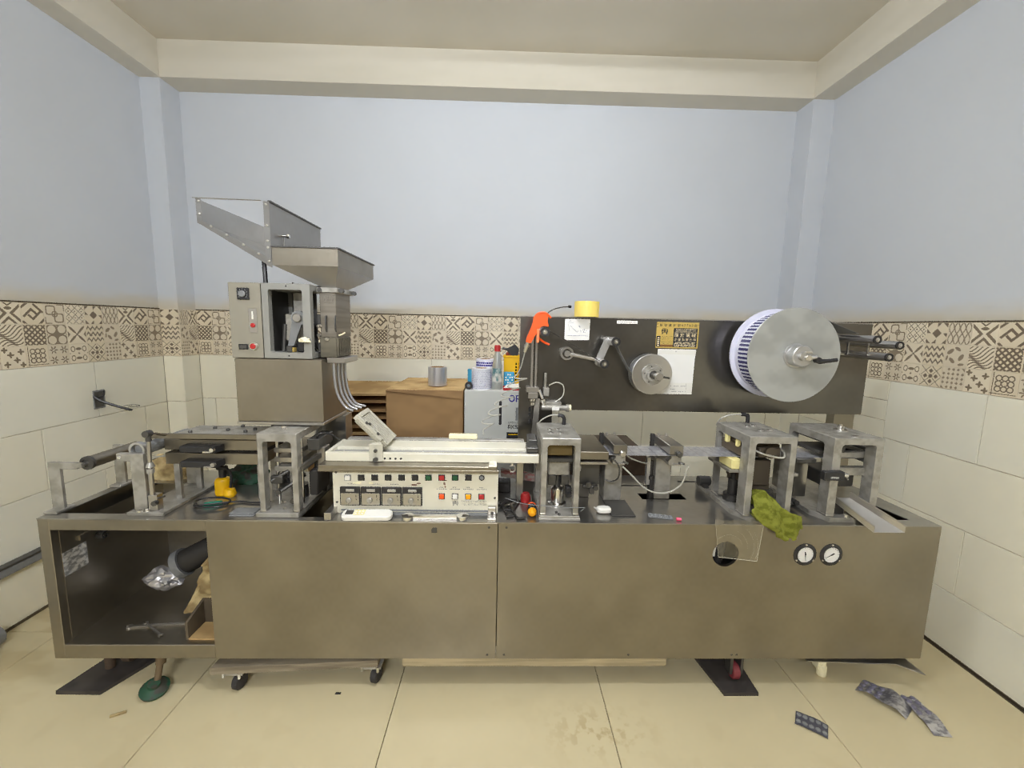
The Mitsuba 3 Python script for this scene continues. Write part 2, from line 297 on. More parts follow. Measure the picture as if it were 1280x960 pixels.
    m.append(U([dia(x, y, .07) for x in np.arange(.1, 1, .2) for y in np.arange(.1, 1, .2) if abs(x - .5) + abs(y - .5) < .75] + [Polygon([(0, 0), (.2, 0), (0, .2)]), Polygon([(1, 1), (.8, 1), (1, .8)])]))
    return [g.intersection(sbox(.03, .03, .97, .97)) for g in m]
BAND_LIGHT, BAND_DARK = (srgb(222, 211, 189), srgb(216, 204, 180), srgb(211, 200, 179)), (srgb(124, 111, 92), srgb(135, 122, 103), srgb(114, 101, 85))
def band_mesh(k, g):
    """one printed square: a 100 x 100 mm slab in x, z; its face looks along -y"""
    s = .1; b = box(.0006, s - .0006, 0, TT, .0006, s - .0006, .0008); light, dark = BAND_LIGHT[(k * 7) % 3], BAND_DARK[(k * 5) % 3]
    V, F, C = [np.array(b.vertices)], [np.array(b.faces)], [np.tile(light, (len(b.vertices), 1))]; at = len(b.vertices)
    for q in _polys(g):
        v, f = trimesh.creation.triangulate_polygon(q.simplify(.004), engine='earcut'); v = np.array(v)
        V.append(np.stack([v[:, 0] * s, np.full(len(v), -.00025), v[:, 1] * s], 1)); f = np.array(f)
        a = v[f]; w = (a[:, 1, 0] - a[:, 0, 0]) * (a[:, 2, 1] - a[:, 0, 1]) - (a[:, 1, 1] - a[:, 0, 1]) * (a[:, 2, 0] - a[:, 0, 0]); f[w < 0] = f[w < 0][:, ::-1]
        F.append(f + at); C.append(np.tile(dark, (len(v), 1))); at += len(v)
    return mikit.ply((np.vstack(V), np.vstack(F)), 'mat_band', False, color=np.vstack(C))
BAND = [band_mesh(k, g) for k, g in enumerate(motifs())]
_tile_cache = {}
def tile_ply(w, h, m):
    k = (round(w, 4), round(h, 4), m)
    if k not in _tile_cache: _tile_cache[k] = mikit.ply(box(JOINT / 2, w - JOINT / 2, 0, TT, JOINT / 2, h - JOINT / 2, .0011), TILES[m])
    return _tile_cache[k]
def on_wall(par, name, ply, M): scene[numbered_fast(par, name)] = {**ply, 'to_world': M}
_count = {}
def numbered_fast(par, name):
    i = _count.get((par, name), 0); _count[par, name] = i + 1
    return f'{par}__{name}' + (f'_{i:03d}' if i else '')
def place(side, s, z, x=None):
    """a transform whose local x runs along the wall to the right, seen from inside the room; local y goes into the wall"""
    if side == 'back': return T().translate([s, YB if x is None else x, z])
    if side == 'left': return T().translate([XL if x is None else x, s, z]).rotate([0, 0, 1], 90)
    return T().translate([XR if x is None else x, s, z]).rotate([0, 0, 1], -90)
def tile_row(par, side, s0, s1, z0, z1, seam, plane=None):
    """one course of 60 x 30 tiles from s0 to s1 (world coordinate along the wall), with a seam at 'seam'"""
    cuts = [s0] + [c for c in np.arange(seam - 12 * TW, seam + 12 * TW, TW) if s0 + .004 < c < s1 - .004] + [s1]
    for a, b in zip(cuts[:-1], cuts[1:]):
        on_wall(par, 'tile', tile_ply(b - a, z1 - z0, rng.integers(3)), place(side, b if side == 'right' else a, z0, plane))
def band(par, side, s0, s1, start, plane=None):
    n = max(1, round((s1 - s0) / .1)); k = (s1 - s0) / n / .1
    for i in range(n):
        for r in range(3):
            s = s0 + i * .1 * k if side != 'right' else s1 - i * .1 * k
            on_wall(par, 'band_tile', BAND[(2 - r) * 6 + (i + start) % 6], place(side, s, ZB + .1 * r, plane) @ T().scale([k, 1, 1]))
COURSES = [(ZB - .3, ZB), (ZB - .6, ZB - .3), (ZB - .9, ZB - .6), (0, ZB - .9)]
for i, (z0, z1) in enumerate(COURSES):
    tile_row(wl, 'left', -.65, YB - PIER_D, z0, z1, 2.35 + .3 * (i % 2))
    tile_row(wr, 'right', -.65, 2.18, z0, z1, 1.724 + .3 * (i % 2))
    tile_row(wb, 'back', XL + PIER_L, XR - PIER_R, z0, z1, 1.0 + .3 * ((i + 1) % 2))
    tile_row(pl, 'back', XL, XL + PIER_L, z0, z1, 9.0, YB - PIER_D); tile_row(pl, 'left', YB - PIER_D, YB, z0, z1, 9.0, XL + PIER_L)
    tile_row(pR, 'back', XR - PIER_R, XR, z0, z1, 9.0, YB - PIER_D); tile_row(pR, 'right', YB - PIER_D, YB, z0, z1, 9.0, XR - PIER_R)
for k in range(11):                                    # the narrow offcuts in the right back corner
    z1 = ZB - .1055 * k; tile_row(wr, 'right', 2.18, YB - PIER_D, max(z1 - .1055, 0), z1, 9.0)
band(wl, 'left', .7253, YB - PIER_D, 0); band(wr, 'right', .725, YB - PIER_D, 2); band(wb, 'back', XL + PIER_L, XR - PIER_R, 1)
band(pl, 'back', XL, XL + PIER_L, 4, YB - PIER_D); band(pl, 'left', YB - PIER_D, YB, 5, XL + PIER_L)
band(pR, 'back', XR - PIER_R, XR, 3, YB - PIER_D); band(pR, 'right', YB - PIER_D, YB, 1, XR - PIER_R)
for nm, m in (('trim_1', box(XL - TT, XL + .002, .7, YB - PIER_D, ZBT, ZBT + .006)), ('trim_2', box(XR - .002, XR + TT, .7, YB - PIER_D, ZBT, ZBT + .006)), ('trim_3', box(XL + PIER_L, XR - PIER_R, YB - .002, YB + TT, ZBT, ZBT + .006))):
    struct(nm, m, GROUT, {'trim_1': 'thin mortar line topping the tile band on the left wall', 'trim_2': 'thin mortar line topping the tile band on the right wall', 'trim_3': 'thin mortar line topping the tile band on the back wall'}[nm], 'trim')
struct('baseboard_left', box(XL - .001, XL + .006, -.6, YB - PIER_D, 0, .012), GROUT, 'dark joint where the left wall meets the floor', 'baseboard')
struct('baseboard_right', box(XR - .003, XR + .001, -.6, YB - PIER_D, 0, .006), GROUT, 'dark joint where the right wall meets the floor', 'baseboard')

# --- lamps (out of the picture, hung from the ceiling ahead of the viewer)
for i, (x, y, z) in enumerate(LAMP_POS):
    t = thing('tube_lamp', 'white hanging tube lamp out of view, ' + ('above the front of the machine' if i == 0 else 'behind the viewer'), 'lamp', 'ceiling tube lamps')
    put(t, 'body', cat(box(x - .62, x + .62, y - .03, y + .03, z + .045, z + .1, .006), box(x - .62, x - .6, y - .02, y + .02, z - .02, z + .05), box(x + .6, x + .62, y - .02, y + .02, z - .02, z + .05), cyl((x - .4, y, z + .1), (x - .4, y, ZCEIL), .008), cyl((x + .4, y, z + .1), (x + .4, y, ZCEIL), .008)), WHITE)
    scene[t + '__tube'] = mikit.ply(cyl((x - .6, y, z), (x + .6, y, z), .018, 12), WHITE, 30, emitter={'type': 'area', 'radiance': {'type': 'rgb', 'value': [LAMP[i] * c for c in LAMP_RGB]}})

# --- wall fittings on the left wall
FRAME[0] = None
t = thing('junction_box', 'open recessed socket box with cut black cables hanging out of the left wall', 'socket box')
put(t, 'box', cat(box(XL - .001, XL + .004, 2.325, 2.385, .915, .922), box(XL - .001, XL + .004, 2.325, 2.385, 1.008, 1.016), box(XL - .001, XL + .004, 2.322, 2.328, .915, 1.016), box(XL - .001, XL + .004, 2.382, 2.388, .915, 1.016)), GREYP)
put(t, 'back', box(XL - .001, XL + .0015, 2.328, 2.382, .92, 1.01), DARKM)
for k in range(4):
    dy = (k - 1.5) * .006
    put(t, 'cable', tube(curve([(XL + .002, 2.335 + dy, .985 - .006 * k), (XL + .03, 2.345 + dy, .96 - .004 * k), (XL + .09, 2.375 + dy, .925 - .003 * k), (XL + .135, 2.39 + dy, .905 - .002 * k)], 8), .0065, 8), BLACK, 40)
put(t, 'wire_loop', tube(curve([(XL + .1, 2.39, .925), (XL + .15, 2.41, .928), (XL + .16, 2.42, .918), (XL + .11, 2.40, .915)], 8), .0016, 6), BLACK, 40)
put(t, 'cable', tube(curve([(XL + .002, 2.352, .97), (XL + .02, 2.365, .99), (XL + .012, 2.378, 1.01)], 8), .004, 8), BLACK, 40)
t = thing('cable_trunking', 'long grey plastic cable trunking running low along the left wall', 'cable trunking')
put(t, 'duct', box(XL - .001, XL + .03, -.6, 2.82, .262, .30, .004), GREYP); put(t, 'lid', box(XL - .001, XL + .034, -.6, 2.82, .30, .312, .003), DARKM)
one('floor_hose', tube(curve([(-2.15, .2, .05), (-2.15, 1.0, .05), (-2.155, 1.4, .05), (-2.16, 1.72, .048)], 10), .048, 16), GREYP, 'end of a thick grey hose on the floor against the left wall', 'hose', 50)
# ================================================================ the packing machine: cabinet
FRAME[0] = BENCH
X0, X1, Y0, Y1, Z0, Z1 = -1.655, 1.695, 1.505, 2.03, .133, .69
BAYL, BAYR, SEAM = -1.614, -1.06, .004
cab = thing('machine_cabinet', 'long low stainless steel machine cabinet with an open bay at its left end', 'machine cabinet')
put(cab, 'frame', cat(box(X0, BAYL, Y0, Y0 + .04, Z0, Z1 - .003, .002), box(BAYL, BAYR, Y0, Y0 + .04, .645, Z1 - .003, .002), box(BAYL, BAYR, Y0, Y0 + .05, Z0, .19, .002)), STEEL, label='bare steel frame round the open left bay')
put(cab, 'front_panel', box(BAYR, SEAM - .0012, Y0 - .001, Y0 + .012, Z0, Z1 - .004, .0012), STEEL, label='front panel next to the open bay')
put(cab, 'front_panel', pxz(sbox(SEAM + .0012, Z0, X1, Z1 - .004).difference(Point(.868, .571).buffer(.05, quad_segs=10)), Y0 - .001, Y0 + .012), STEEL, label='front panel with a round cut-out and two gauges')
top = sbox(X0, Y0, X1, Y1)
for h in ([(-1.615, 1.55), (-1.36, 1.55), (-1.36, 1.86), (-1.615, 1.86)], [(-.732, 1.535), (-.642, 1.535), (-.642, 1.82), (-.732, 1.82)], [(.617, 1.735), (.81, 1.735), (.81, 1.80), (.617, 1.80)], [(1.40, 1.556), (1.618, 1.556), (1.60, 1.70), (1.40, 1.70)], [(.565, 1.885), (.76, 1.885), (.76, 1.90), (.565, 1.90)], [(.86, 1.945), (1.0, 1.945), (1.0, 1.96), (.86, 1.96)]):
    top = top.difference(Polygon(h))
put(cab, 'worktop', pxy(top, Z1 - .004, Z1), STEEL_TOP, label='stained steel worktop with cut-outs')
put(cab, 'end_panel', cat(box(X0, X0 + .004, Y0 + .03, Y1, Z0, Z1 - .004), box(-1.6165, -1.612, Y0 + .03, Y1, .19, .63)), STEEL)
put(cab, 'end_panel', box(X1 - .004, X1, Y0 + .01, Y1, Z0, Z1 - .004), STEEL)
put(cab, 'back_panel', box(X0, X1, Y1 - .004, Y1, Z0, Z1 - .004), STEEL_TOP)
put(cab, 'bay_shelf', box(X0, -.95, Y0 + .02, Y1 - .004, .178, .19), STEEL)
put(cab, 'base_frame', cat(box(X0, X1, Y0 + .012, Y0 + .05, Z0, Z0 + .04), box(X0, X1, Y1 - .05, Y1 - .004, Z0, Z0 + .04), box(-.95, X1, Y0 + .02, Y1, Z0 + .03, Z0 + .04)), STEEL_TOP)
put(cab, 'bay_rib', cat(box(-1.612, -1.604, 1.60, 2.02, .555, .575), box(-1.34, -1.325, 2.0, 2.026, .30, .66), box(-1.40, -1.12, 1.99, 2.02, .56, .585)), STEEL, label='welded ribs inside the bay')
put(cab, 'bay_sticker', box(-1.6122, -1.6112, 1.535, 1.628, .445, .538), pr('mat_sticker', mottled((.42, .41, .40), (.14, .14, .14), 90, 90, 90, .3, .7), .5), label='grey printed plate inside the bay')
k = put(cab, 'bay_knob', cyl((-1.612, 1.68, .54), (-1.585, 1.68, .54), .017, 16, c=.003), BLACK, 40); put(k, 'screw', cyl((-1.585, 1.68, .54), (-1.582, 1.68, .54), .005, 8), CHROME)
put(cab, 'skid_rail', box(-.36, .679, 1.515, 1.60, .088, .1325, .004), PLY, label='pale strip under the middle of the cabinet')
for x, z in [(x, z) for x in (-.03, .035, .52, .93) for z in (.15,)] + [(-.03, .67), (.035, .67), (.95, .15)]:
    put(cab, 'panel_screw', dome((x, Y0 - .001, z), (0, -1, 0), .0045, .002), DARKM)
put(cab, 'notch_plate', pxz([(-.242, .648), (-.222, .648), (-.222, .668), (-.236, .668), (-.242, .662)], Y0 - .003, Y0), DARKM)
for gx, ang in ((1.175, 172), (1.277, 240)):
    g = put(cab, 'pressure_gauge', lathe([(.0312, .012), (.0465, .012), (.0465, .004), (.0445, -.002), (.033, -.007), (.0312, -.006), (.0312, .012)], (gx, Y0, .572), (0, 1, 0), 32), BLACK, 40, 'round pressure gauge with white dial')
    put(g, 'dial', cyl((gx, Y0 - .003, .572), (gx, Y0 - .0012, .572), .0318, 28), PAPER)
    d = np.array([math.sin(math.radians(ang)), 0, math.cos(math.radians(ang))]); c0 = np.array([gx, Y0 - .0046, .572])
    put(g, 'needle', cat(tube([c0 - d * .011, c0 + d * .002], .0021, 6), tube([c0, c0 + d * .024], .0008, 6), cyl(c0, c0 + np.array([0, -.001, 0]), .003, 10)), INK)
    put(g, 'scale', cat(*[box(gx - .0006, gx + .0006, Y0 - .0036, Y0 - .0029, .572 + .0245, .572 + .0285).apply_transform(trimesh.transformations.rotation_matrix(math.radians(a), (0, 1, 0), (gx, 0, .572))) for a in range(-130, 131, 20)]), GREYINK)
    for a in (0, 125, 235):
        put(g, 'screw', dome((gx + .039 * math.sin(math.radians(a)), Y0 - .003, .572 + .039 * math.cos(math.radians(a))), (0, -1, 0), .0045, .003), CHROME, 40)
put(cab, 'valve', cat(cyl((.845, 1.56, .54), (.845, 1.56, .60), .018, 14), box(.815, .84, 1.55, 1.6, .545, .59, .003)), WHITE, 40, 'pale fitting seen through the round cut-out')
put(cab, 'hose', tube(curve([(.86, 1.56, .50), (.87, 1.55, .57), (.885, 1.57, .64)], 8), .02, 10), IRON, 40)
# feet
f = put(cab, 'levelling_foot', lathe([(0, 0), (.044, 0), (.047, .011), (.034, .02), (.022, .027), (.02, .038), (0, .038)], (-1.288, 1.492, .0135), (.18, -.22, 1), 28), DIRTYG, 40, 'green tilted levelling foot under the open bay')
put(f, 'stem', cat(cyl((-1.281, 1.50, .05), (-1.281, 1.53, .135), .011, 14), cyl((-1.281, 1.522, .10), (-1.281, 1.53, .135), .017, 14)), pr('mat_rust_brown', srgb(104, 88, 66), .6, .3), 40)
put(cab, 'white_foot', cat(cyl((1.357, 1.572, .001), (1.357, 1.572, .05), .018, 16, c=.004), cyl((1.357, 1.572, .05), (1.357, 1.572, .135), .014, 12), box(1.335, 1.352, 1.565, 1.60, .03, .135, .002)), IVORY, 40, 'white plastic foot near the right end')
put(cab, 'caster_stub', cat(cyl((-1.545, 1.60, .018), (-1.545, 1.60, .135), .017, 14), box(-1.63, -1.42, 1.56, 1.64, .118, .134, .003), cyl((-1.505, 1.63, .05), (-1.475, 1.63, .05), .028, 18)), pr('mat_rust_dark', (.10, .07, .05), .7, .3), 40)
w = put(cab, 'red_caster', cat(cyl((.958, 1.55, .045), (.986, 1.55, .045), .033, 22, c=.004)), pr('mat_dull_red', srgb(120, 50, 56), .6), 40, 'dull red caster wheel')
put(w, 'fork', cat(box(.945, .956, 1.53, 1.57, .04, .135), box(.988, .999, 1.53, 1.57, .04, .135), box(.93, 1.01, 1.52, 1.60, .12, .135)), DARKM)
put(cab, 'drip_plate', cat(pxy([(1.25, 1.52), (1.60, 1.505), (1.668, 1.452), (1.66, 1.60), (1.25, 1.60)], .105, .109), box(1.30, 1.32, 1.55, 1.58, .108, .134), box(1.62, 1.64, 1.55, 1.58, .108, .134)), STEEL_TOP, label='bent steel plate poking out under the right end')
one('floor_plate', cat(pxy([(-1.649, 1.487), (-1.484, 1.483), (-1.40, 1.66), (-1.60, 1.68)], 0, .0145)), DARKPL, 'thick dark plate lying on the floor under the left end of the cabinet', 'plate')
one('floor_plate', cat(pxy([(.896, 1.471), (1.032, 1.471), (1.045, 1.68), (.86, 1.68)], 0, .0125)), DARKPL, 'thick dark plate on the floor beneath the red caster wheel', 'plate')
# acrylic sheet hanging over the front edge
t = thing('acrylic_sheet', 'scratched clear acrylic sheet hanging over the front edge by the round cut-out', 'plastic sheet')
put(t, 'pane', pxz([(.812, .712), (.998, .710), (.985, .548), (.836, .565)], 1.4925, 1.4965), ACRSHEET)
put(t, 'scratches', cat(*[tube([(.868 + r * math.cos(a), 1.4918, .60 + r * math.sin(a)) for a in np.linspace(a0, a1, 12)], .0003, 4) for r, a0, a1 in ((.055, .3, 2.4), (.075, .0, 1.2), (.1, -.5, .9), (.115, -.4, .6))]), FROSTC)
put(t, 'edge', cat(tube([(.836, 1.4945, .565), (.985, 1.4945, .548)], .0013, 6), tube([(.985, 1.4945, .548), (.998, 1.4945, .71)], .0009, 6), tube([(.836, 1.4945, .565), (.812, 1.4945, .712)], .0006, 6)), FROSTC)

# ---------------------------------------------------------------- dolly under the cabinet
t = thing('moving_dolly', 'flat wooden dolly on small casters pushed under the cabinet', 'dolly')
put(t, 'board', pxy([(-1.075, 1.49), (-.458, 1.528), (-.44, 1.90), (-1.03, 1.87)], .078, .106), pr('mat_grey_wood', mottled(srgb(142, 132, 114), srgb(112, 103, 88), 6, 20, 60), .7, spec=.3))
for cx, cy in ((-1.0, 1.515), (-.485, 1.545)):
    c = put(t, 'caster', cyl((cx + .004, cy + .004, .031), (cx + .028, cy - .002, .031), .031, 22, c=.004), RUBBER, 40)
    put(c, 'fork', cat(box(cx - .03, cx + .04, cy - .02, cy + .05, .069, .0775), hull([(cx - .004, cy - .01, .07), (cx + .002, cy - .012, .07), (cx - .004, cy + .03, .07), (cx + .002, cy + .03, .07), (cx - .002, cy - .004, .022), (cx + .002, cy - .004, .022), (cx - .002, cy + .012, .022), (cx + .002, cy + .012, .022)])), CAST)
    for bx, by in ((cx - .035, cy - .014), (cx + .028, cy - .02)): put(c, 'bolt', cyl((bx, by, .058), (bx, by, .078), .0055, 8), CHROME, 40)

# ---------------------------------------------------------------- things inside the open bay
t = thing('wrapped_roll', 'black roll with a crumpled clear plastic end inside the open bay', 'roll')
a, b = np.array([-1.385, 1.80, .345]), np.array([-1.03, 1.87, .525]); ax = (b - a) / np.linalg.norm(b - a)
put(t, 'core', cyl(a, b, .052, 28), IRON, 40); put(t, 'collar', ring(a - ax * .01, ax, .062, .045, .03, 28), GREYP, 40)
put(t, 'cradle', box(-1.10, -1.06, 1.82, 1.90, .1905, .45), DARKM); put(t, 'cradle', box(-1.30, -1.28, 1.80, 1.84, .1905, .34), DARKM)
P = trimesh.creation.icosphere(3, .05); v = np.array(P.vertices); v *= (1 + .45 * (meshkit.fbm(v * 45, 3, 5)[:, None] - .5) * 2); v[:, 0] *= 1.25; v[:, 2] = np.where(v[:, 2] > 0, v[:, 2] * .9, v[:, 2] * 1.0)
P.vertices = v * np.array([1.15, .9, 1.05]) + a - ax * .066 + np.array([0, 0, -.012]) + np.array([0, -.01, -.012]); put(t, 'plastic_wrap', P, SILVER, 25, 'crumpled clear plastic over the roll end')
def spanner(p, d, L, w=.011, t=.006):
    """open-ended spanner from p along the unit direction d (in x, y), lying flat"""
    d = np.array(d, float); d /= np.linalg.norm(d); A = math.degrees(math.atan2(d[1], d[0]))
    g = sbox(0, -w / 2, L, w / 2)
    for e, s, q in ((0, 1, 15), (L, -1, -15)):
        h = Point(e, 0).buffer(w * 1.25, quad_segs=6).difference(affinity.rotate(sbox(e - 3 * w, -w * .55, e + w * .1, w * .55) if s > 0 else sbox(e - w * .1, -w * .55, e + 3 * w, w * .55), q, origin=(e, 0)))
        g = g.difference(Point(e, 0).buffer(w * .9)).union(h)
    return move(turn(pxy(g, 0, t), (0, 0, 1), A), *p)
one('spanner', spanner((-1.455, 1.60, .1905), (1, .10), .25, .0095, .006), STEEL_LITE, 'longer chrome spanner on the floor of the open bay', 'spanner')
one('spanner', turn(spanner((-1.40, 1.612, .1985), (1, -.62), .13, .007, .005), (1, 1, 0), 0), STEEL_LITE, 'short thin spanner lying under the longer one in the open bay', 'spanner')
def bagf(u, v):
    x = (-1.285 + .13 * v ** 1.3) * (1 - u) - 1.0 * u; z = .205 + .275 * v; y = 1.672 + .006 * np.sin(u * 5 + v * 3)
    P = np.stack([x, y, z], -1); d = meshkit.fbm(P * 16, 4, 3) - .5
    return P + np.stack([d * .06, d * .055, d * .05], -1)
one('paper_bag', grid_cloth(bagf, 30, 24, .004), BROWNP, 'crumpled tan paper bag bulging from behind the panel in the open bay', 'paper bag', 25)
t = thing('wooden_tray', 'low dark open wooden tray at the right of the open bay', 'tray')
put(t, 'side', cat(pyz([(1.53, .191), (1.635, .191), (1.635, .295), (1.53, .262)], -1.185, -1.175)), pr('mat_dark_wood', srgb(86, 76, 62), .7)); put(t, 'side', box(-1.175, -1.0, 1.625, 1.635, .191, .295), 'mat_dark_wood'); put(t, 'bottom', box(-1.175, -1.0, 1.53, 1.624, .1905, .197), CARD2)
# ================================================================ stations on the left half of the worktop
def casting(x0, x1, y0, y1, z0, z1, px, pz, py, sz, r=.012, rear=None):
    m = box(x0, x1, y0, y1, z0, z1, .0025)
    a = pxz(rrect(x0 + px, x1 - px, z0 - .1, z1 - pz, r), y0 - .1, y1 + .1); b = pyz(rrect(y0 + py, y1 - (rear or py), z0 - .1, z1 - sz, r), x0 - .1, x1 + .1)
    return minus(m, a, b)
def feet(par, x0, x1, y0, y1, z0, px, py):
    for X in (x0, x1 - px):
        for Y in (y0, y1 - py): put(par, 'foot_pad', box(X - .002, X + px + .002, Y - .002, Y + py, z0, z0 + .009, .003), STEEL_LITE)
# --- web stand at the left end
t = thing('roller_stand', 'bare steel stand with a long roller between two hooked arms at the left end', 'roller stand')
for y0, xa, xb, xe in ((1.57, -1.662, -1.619, -1.557), (1.835, -1.69 + .03, -1.617, -1.577)):
    za, zb = (.851, .877) if y0 < 1.7 else (.842, .868)
    put(t, 'bracket', cat(box(xa, xb, y0, y0 + .012, .70, zb, .001), box(xb - .001, xe, y0, y0 + .012, za, zb, .001), box(xa, xb + .005, y0 - .035, y0 + .04, .69, .70, .002)), CAST)
put(t, 'shaft', cyl((-1.545, 1.575, .866), (-1.545, 1.845, .866), .006, 12), CHROME, 40); put(t, 'shaft_lug', box(-1.56, -1.54, 1.57, 1.582, .857, .874), CAST); put(t, 'shaft_lug', box(-1.578, -1.54, 1.835, 1.847, .857, .868), CAST)
put(t, 'roller', cyl((-1.545, 1.60, .866), (-1.545, 1.825, .866), .0235, 24, c=.003), STEEL, 40); put(t, 'end_cap', cat(ring((-1.545, 1.596, .866), (0, 1, 0), .026, .016, .012, 24), cyl((-1.545, 1.598, .866), (-1.545, 1.606, .866), .015, 16)), DARKM, 40)
# --- inner stand with adjustable rod
t = thing('guide_stand', 'steel base plate with an angled arm, grey roll and tall adjusting rod', 'guide stand')
put(t, 'base', box(-1.36, -1.228, 1.531, 1.85, .69, .7025, .0015), CAST)
put(t, 'bracket', cat(box(-1.35, -1.302, 1.555, 1.575, .7025, .918, .0015), box(-1.398, -1.348, 1.555, 1.575, .889, .918, .0015)), CAST)
put(t, 'bracket', cat(box(-1.35, -1.304, 1.825, 1.845, .7025, .92, .0015)), CAST)
put(t, 'arm_bolt', bolt((-1.386, 1.555, .904), (0, -1, 0), .006, .005), CHROME)
put(t, 'base_nut', cat(ring((-1.318, 1.541, .7025), (0, 0, 1), .011, .006, .006), bolt((-1.296, 1.545, .7025), (0, 0, 1), .008, .009)), CHROME, 40)
put(t, 'roll', cyl((-1.33, 1.585, .925), (-1.33, 1.825, .925), .023, 24), GREYP, 40); put(t, 'roll_rim', ring((-1.336, 1.572, .927), (0, 1, 0), .029, .021, .016, 28), ALU, 40, 'clear plastic rim of the roll')
r = put(t, 'rod', cat(cyl((-1.283, 1.56, .76), (-1.283, 1.56, .86), .0085, 12), cyl((-1.283, 1.56, .86), (-1.279, 1.56, .985), .0065, 12)), STEEL_LITE, 40)
put(r, 'collar', cat(cyl((-1.283, 1.56, .845), (-1.283, 1.56, .862), .0125, 14), cyl((-1.282, 1.56, .868), (-1.282, 1.56, .885), .0145, 14, r2=.009)), CAST, 40)
put(r, 'ball_end', cat(cyl((-1.281, 1.548, .993), (-1.281, 1.572, .993), .0125, 16), cyl((-1.279, 1.56, .965), (-1.28, 1.56, .99), .0095, 10)), DARKM, 40)
put(t, 'rod_block', box(-1.294, -1.262, 1.55, 1.58, .7025, .762, .0015), STEEL_LITE); put(t, 'thumb_screw', cat(cyl((-1.262, 1.56, .748), (-1.235, 1.555, .757), .003, 8), cyl((-1.264, 1.552, .735), (-1.264, 1.535, .735), .009, 12)), DARKM, 40)
for k in range(3):
    put(t, 'loose_strip', sheet(curve([(-1.345, 1.60 + .05 * k, .86 + .004 * k), (-1.325, 1.605 + .05 * k, .885 - .01 * k), (-1.304, 1.625 + .05 * k, .885 - .006 * k)], 6), .03, .0012, (0, 1, 0)), FROSTC)
# --- heating plates
t = thing('heating_press', 'pair of long flat heating plates with black clamps under a bolted cover plate', 'heating press')
put(t, 'plate', box(-1.30, -.925, 1.655, 1.83, .905, .948, .002), STEEL, label='upper heating plate'); put(t, 'plate', box(-1.30, -.925, 1.655, 1.83, .848, .893, .002), STEEL, label='lower heating plate')
put(t, 'spacer', box(-1.27, -.925, 1.68, 1.82, .892, .906), IRON)
put(t, 'cover_plate', cat(pxy([(-1.245, 1.638), (-.885, 1.638), (-.885, 1.79), (-1.245, 1.78)], .958, .973), box(-1.15, -.93, 1.68, 1.78, .947, .959)), CAST)
put(t, 'link_bar', tube([(-1.268, 1.578, .989), (-1.27, 1.627, .972)], .005, 8), STEEL)
put(t, 'link_bar', box(-1.328, -.90, 1.628, 1.64, .956, .976, .0015), STEEL)
for bx, by in ((-1.20, 1.66), (-1.15, 1.73), (-1.08, 1.70), (-1.06, 1.765), (-1.0, 1.68), (-.985, 1.72), (-.94, 1.77)):
    put(t, 'bolt', bolt((bx, by, .973), (0, 0, 1), .007, .009), DARKM)
for za, zb in ((.907, .932), (.849, .873)):
    c = put(t, 'clamp', cat(box(-1.212, -1.078, 1.61, 1.656, za, zb, .003), hull([(-1.125, 1.61, za), (-1.125, 1.61, zb), (-1.07, 1.652, za), (-1.07, 1.652, zb), (-1.08, 1.61, za), (-1.08, 1.61, zb), (-1.125, 1.655, za), (-1.125, 1.655, zb)])), BLACK, label='black clamp block')
    put(c, 'pin', cat(cyl((-1.085, 1.612, za + .014), (-1.085, 1.600, za + .014), .008, 12), box(-1.118, -1.09, 1.60, 1.612, za + .004, za + .009)), CHROME, 40)
for lx, ly in ((-1.262, 1.665), (-1.258, 1.775), (-.96, 1.70), (-.96, 1.80)):
    put(t, 'leg', box(lx - .011, lx + .011, ly - .008, ly + .008, .69 if lx > -1.2 else .703, .849, .001), CAST)
# --- odds and ends near the heating plates
t = thing('oil_bottle', 'small yellow bottle with black pump top standing on the worktop', 'bottle')
put(t, 'body', lathe([(0, 0), (.028, 0), (.031, .004), (.031, .058), (.026, .068), (.012, .074), (0, .074)], (-1.143, 1.745, .69), (0, 0, 1), 24), YELLOW, 35)
put(t, 'pump', cat(cyl((-1.143, 1.745, .764), (-1.143, 1.745, .80), .014, 14), box(-1.165, -1.125, 1.735, 1.757, .795, .812, .003), cyl((-1.148, 1.745, .81), (-1.148, 1.745, .838), .006, 8)), BLACK, 40)
put(t, 'lever', tube(curve([(-1.125, 1.742, .805), (-1.108, 1.736, .79), (-1.10, 1.73, .76), (-1.104, 1.725, .72)], 6), .005, 8), BLACK, 40)
put(t, 'spout_bag', lathe([(0, 0), (.02, 0), (.024, .01), (.018, .03), (0, .036)], (-1.103, 1.722, .691), (0, 0, 1), 16), YELLOW, 35)
t = thing('cable_coil', 'coil of thin black cable with a green handle on the worktop', 'cable')
pts = [(-1.115 + (.066 + .005 * math.sin(q * 1.7)) * math.cos(q), 1.632 + (.045 + .003 * math.cos(q * 2.1)) * math.sin(q), .694 + .0012 * q) for q in np.linspace(math.pi, 3 * math.pi + 1.2, 70)]
pts += [tuple(p) for p in curve([pts[-1], (-1.04, 1.655, .696), (-.97, 1.65, .695), (-.90, 1.655, .695)], 8)[1:]]
put(t, 'cable', tube(pts, .0036, 8), BLACK, 40); put(t, 'handle', hull([(-1.145, 1.625, .692), (-1.085, 1.650, .692), (-1.08, 1.638, .692), (-1.14, 1.612, .692), (-1.14, 1.622, .705), (-1.088, 1.645, .705), (-1.086, 1.638, .704), (-1.138, 1.616, .704)]), TEAL, 30, 'green handle')
one('shim_plate', cat(box(-.995, -.905, 1.535, 1.605, .69, .694, .001), box(-1.0, -.91, 1.545, 1.60, .694, .697, .001)), GREYP, 'thin grey plates lying on the worktop left of the portal frame under the feeder', 'metal plate')
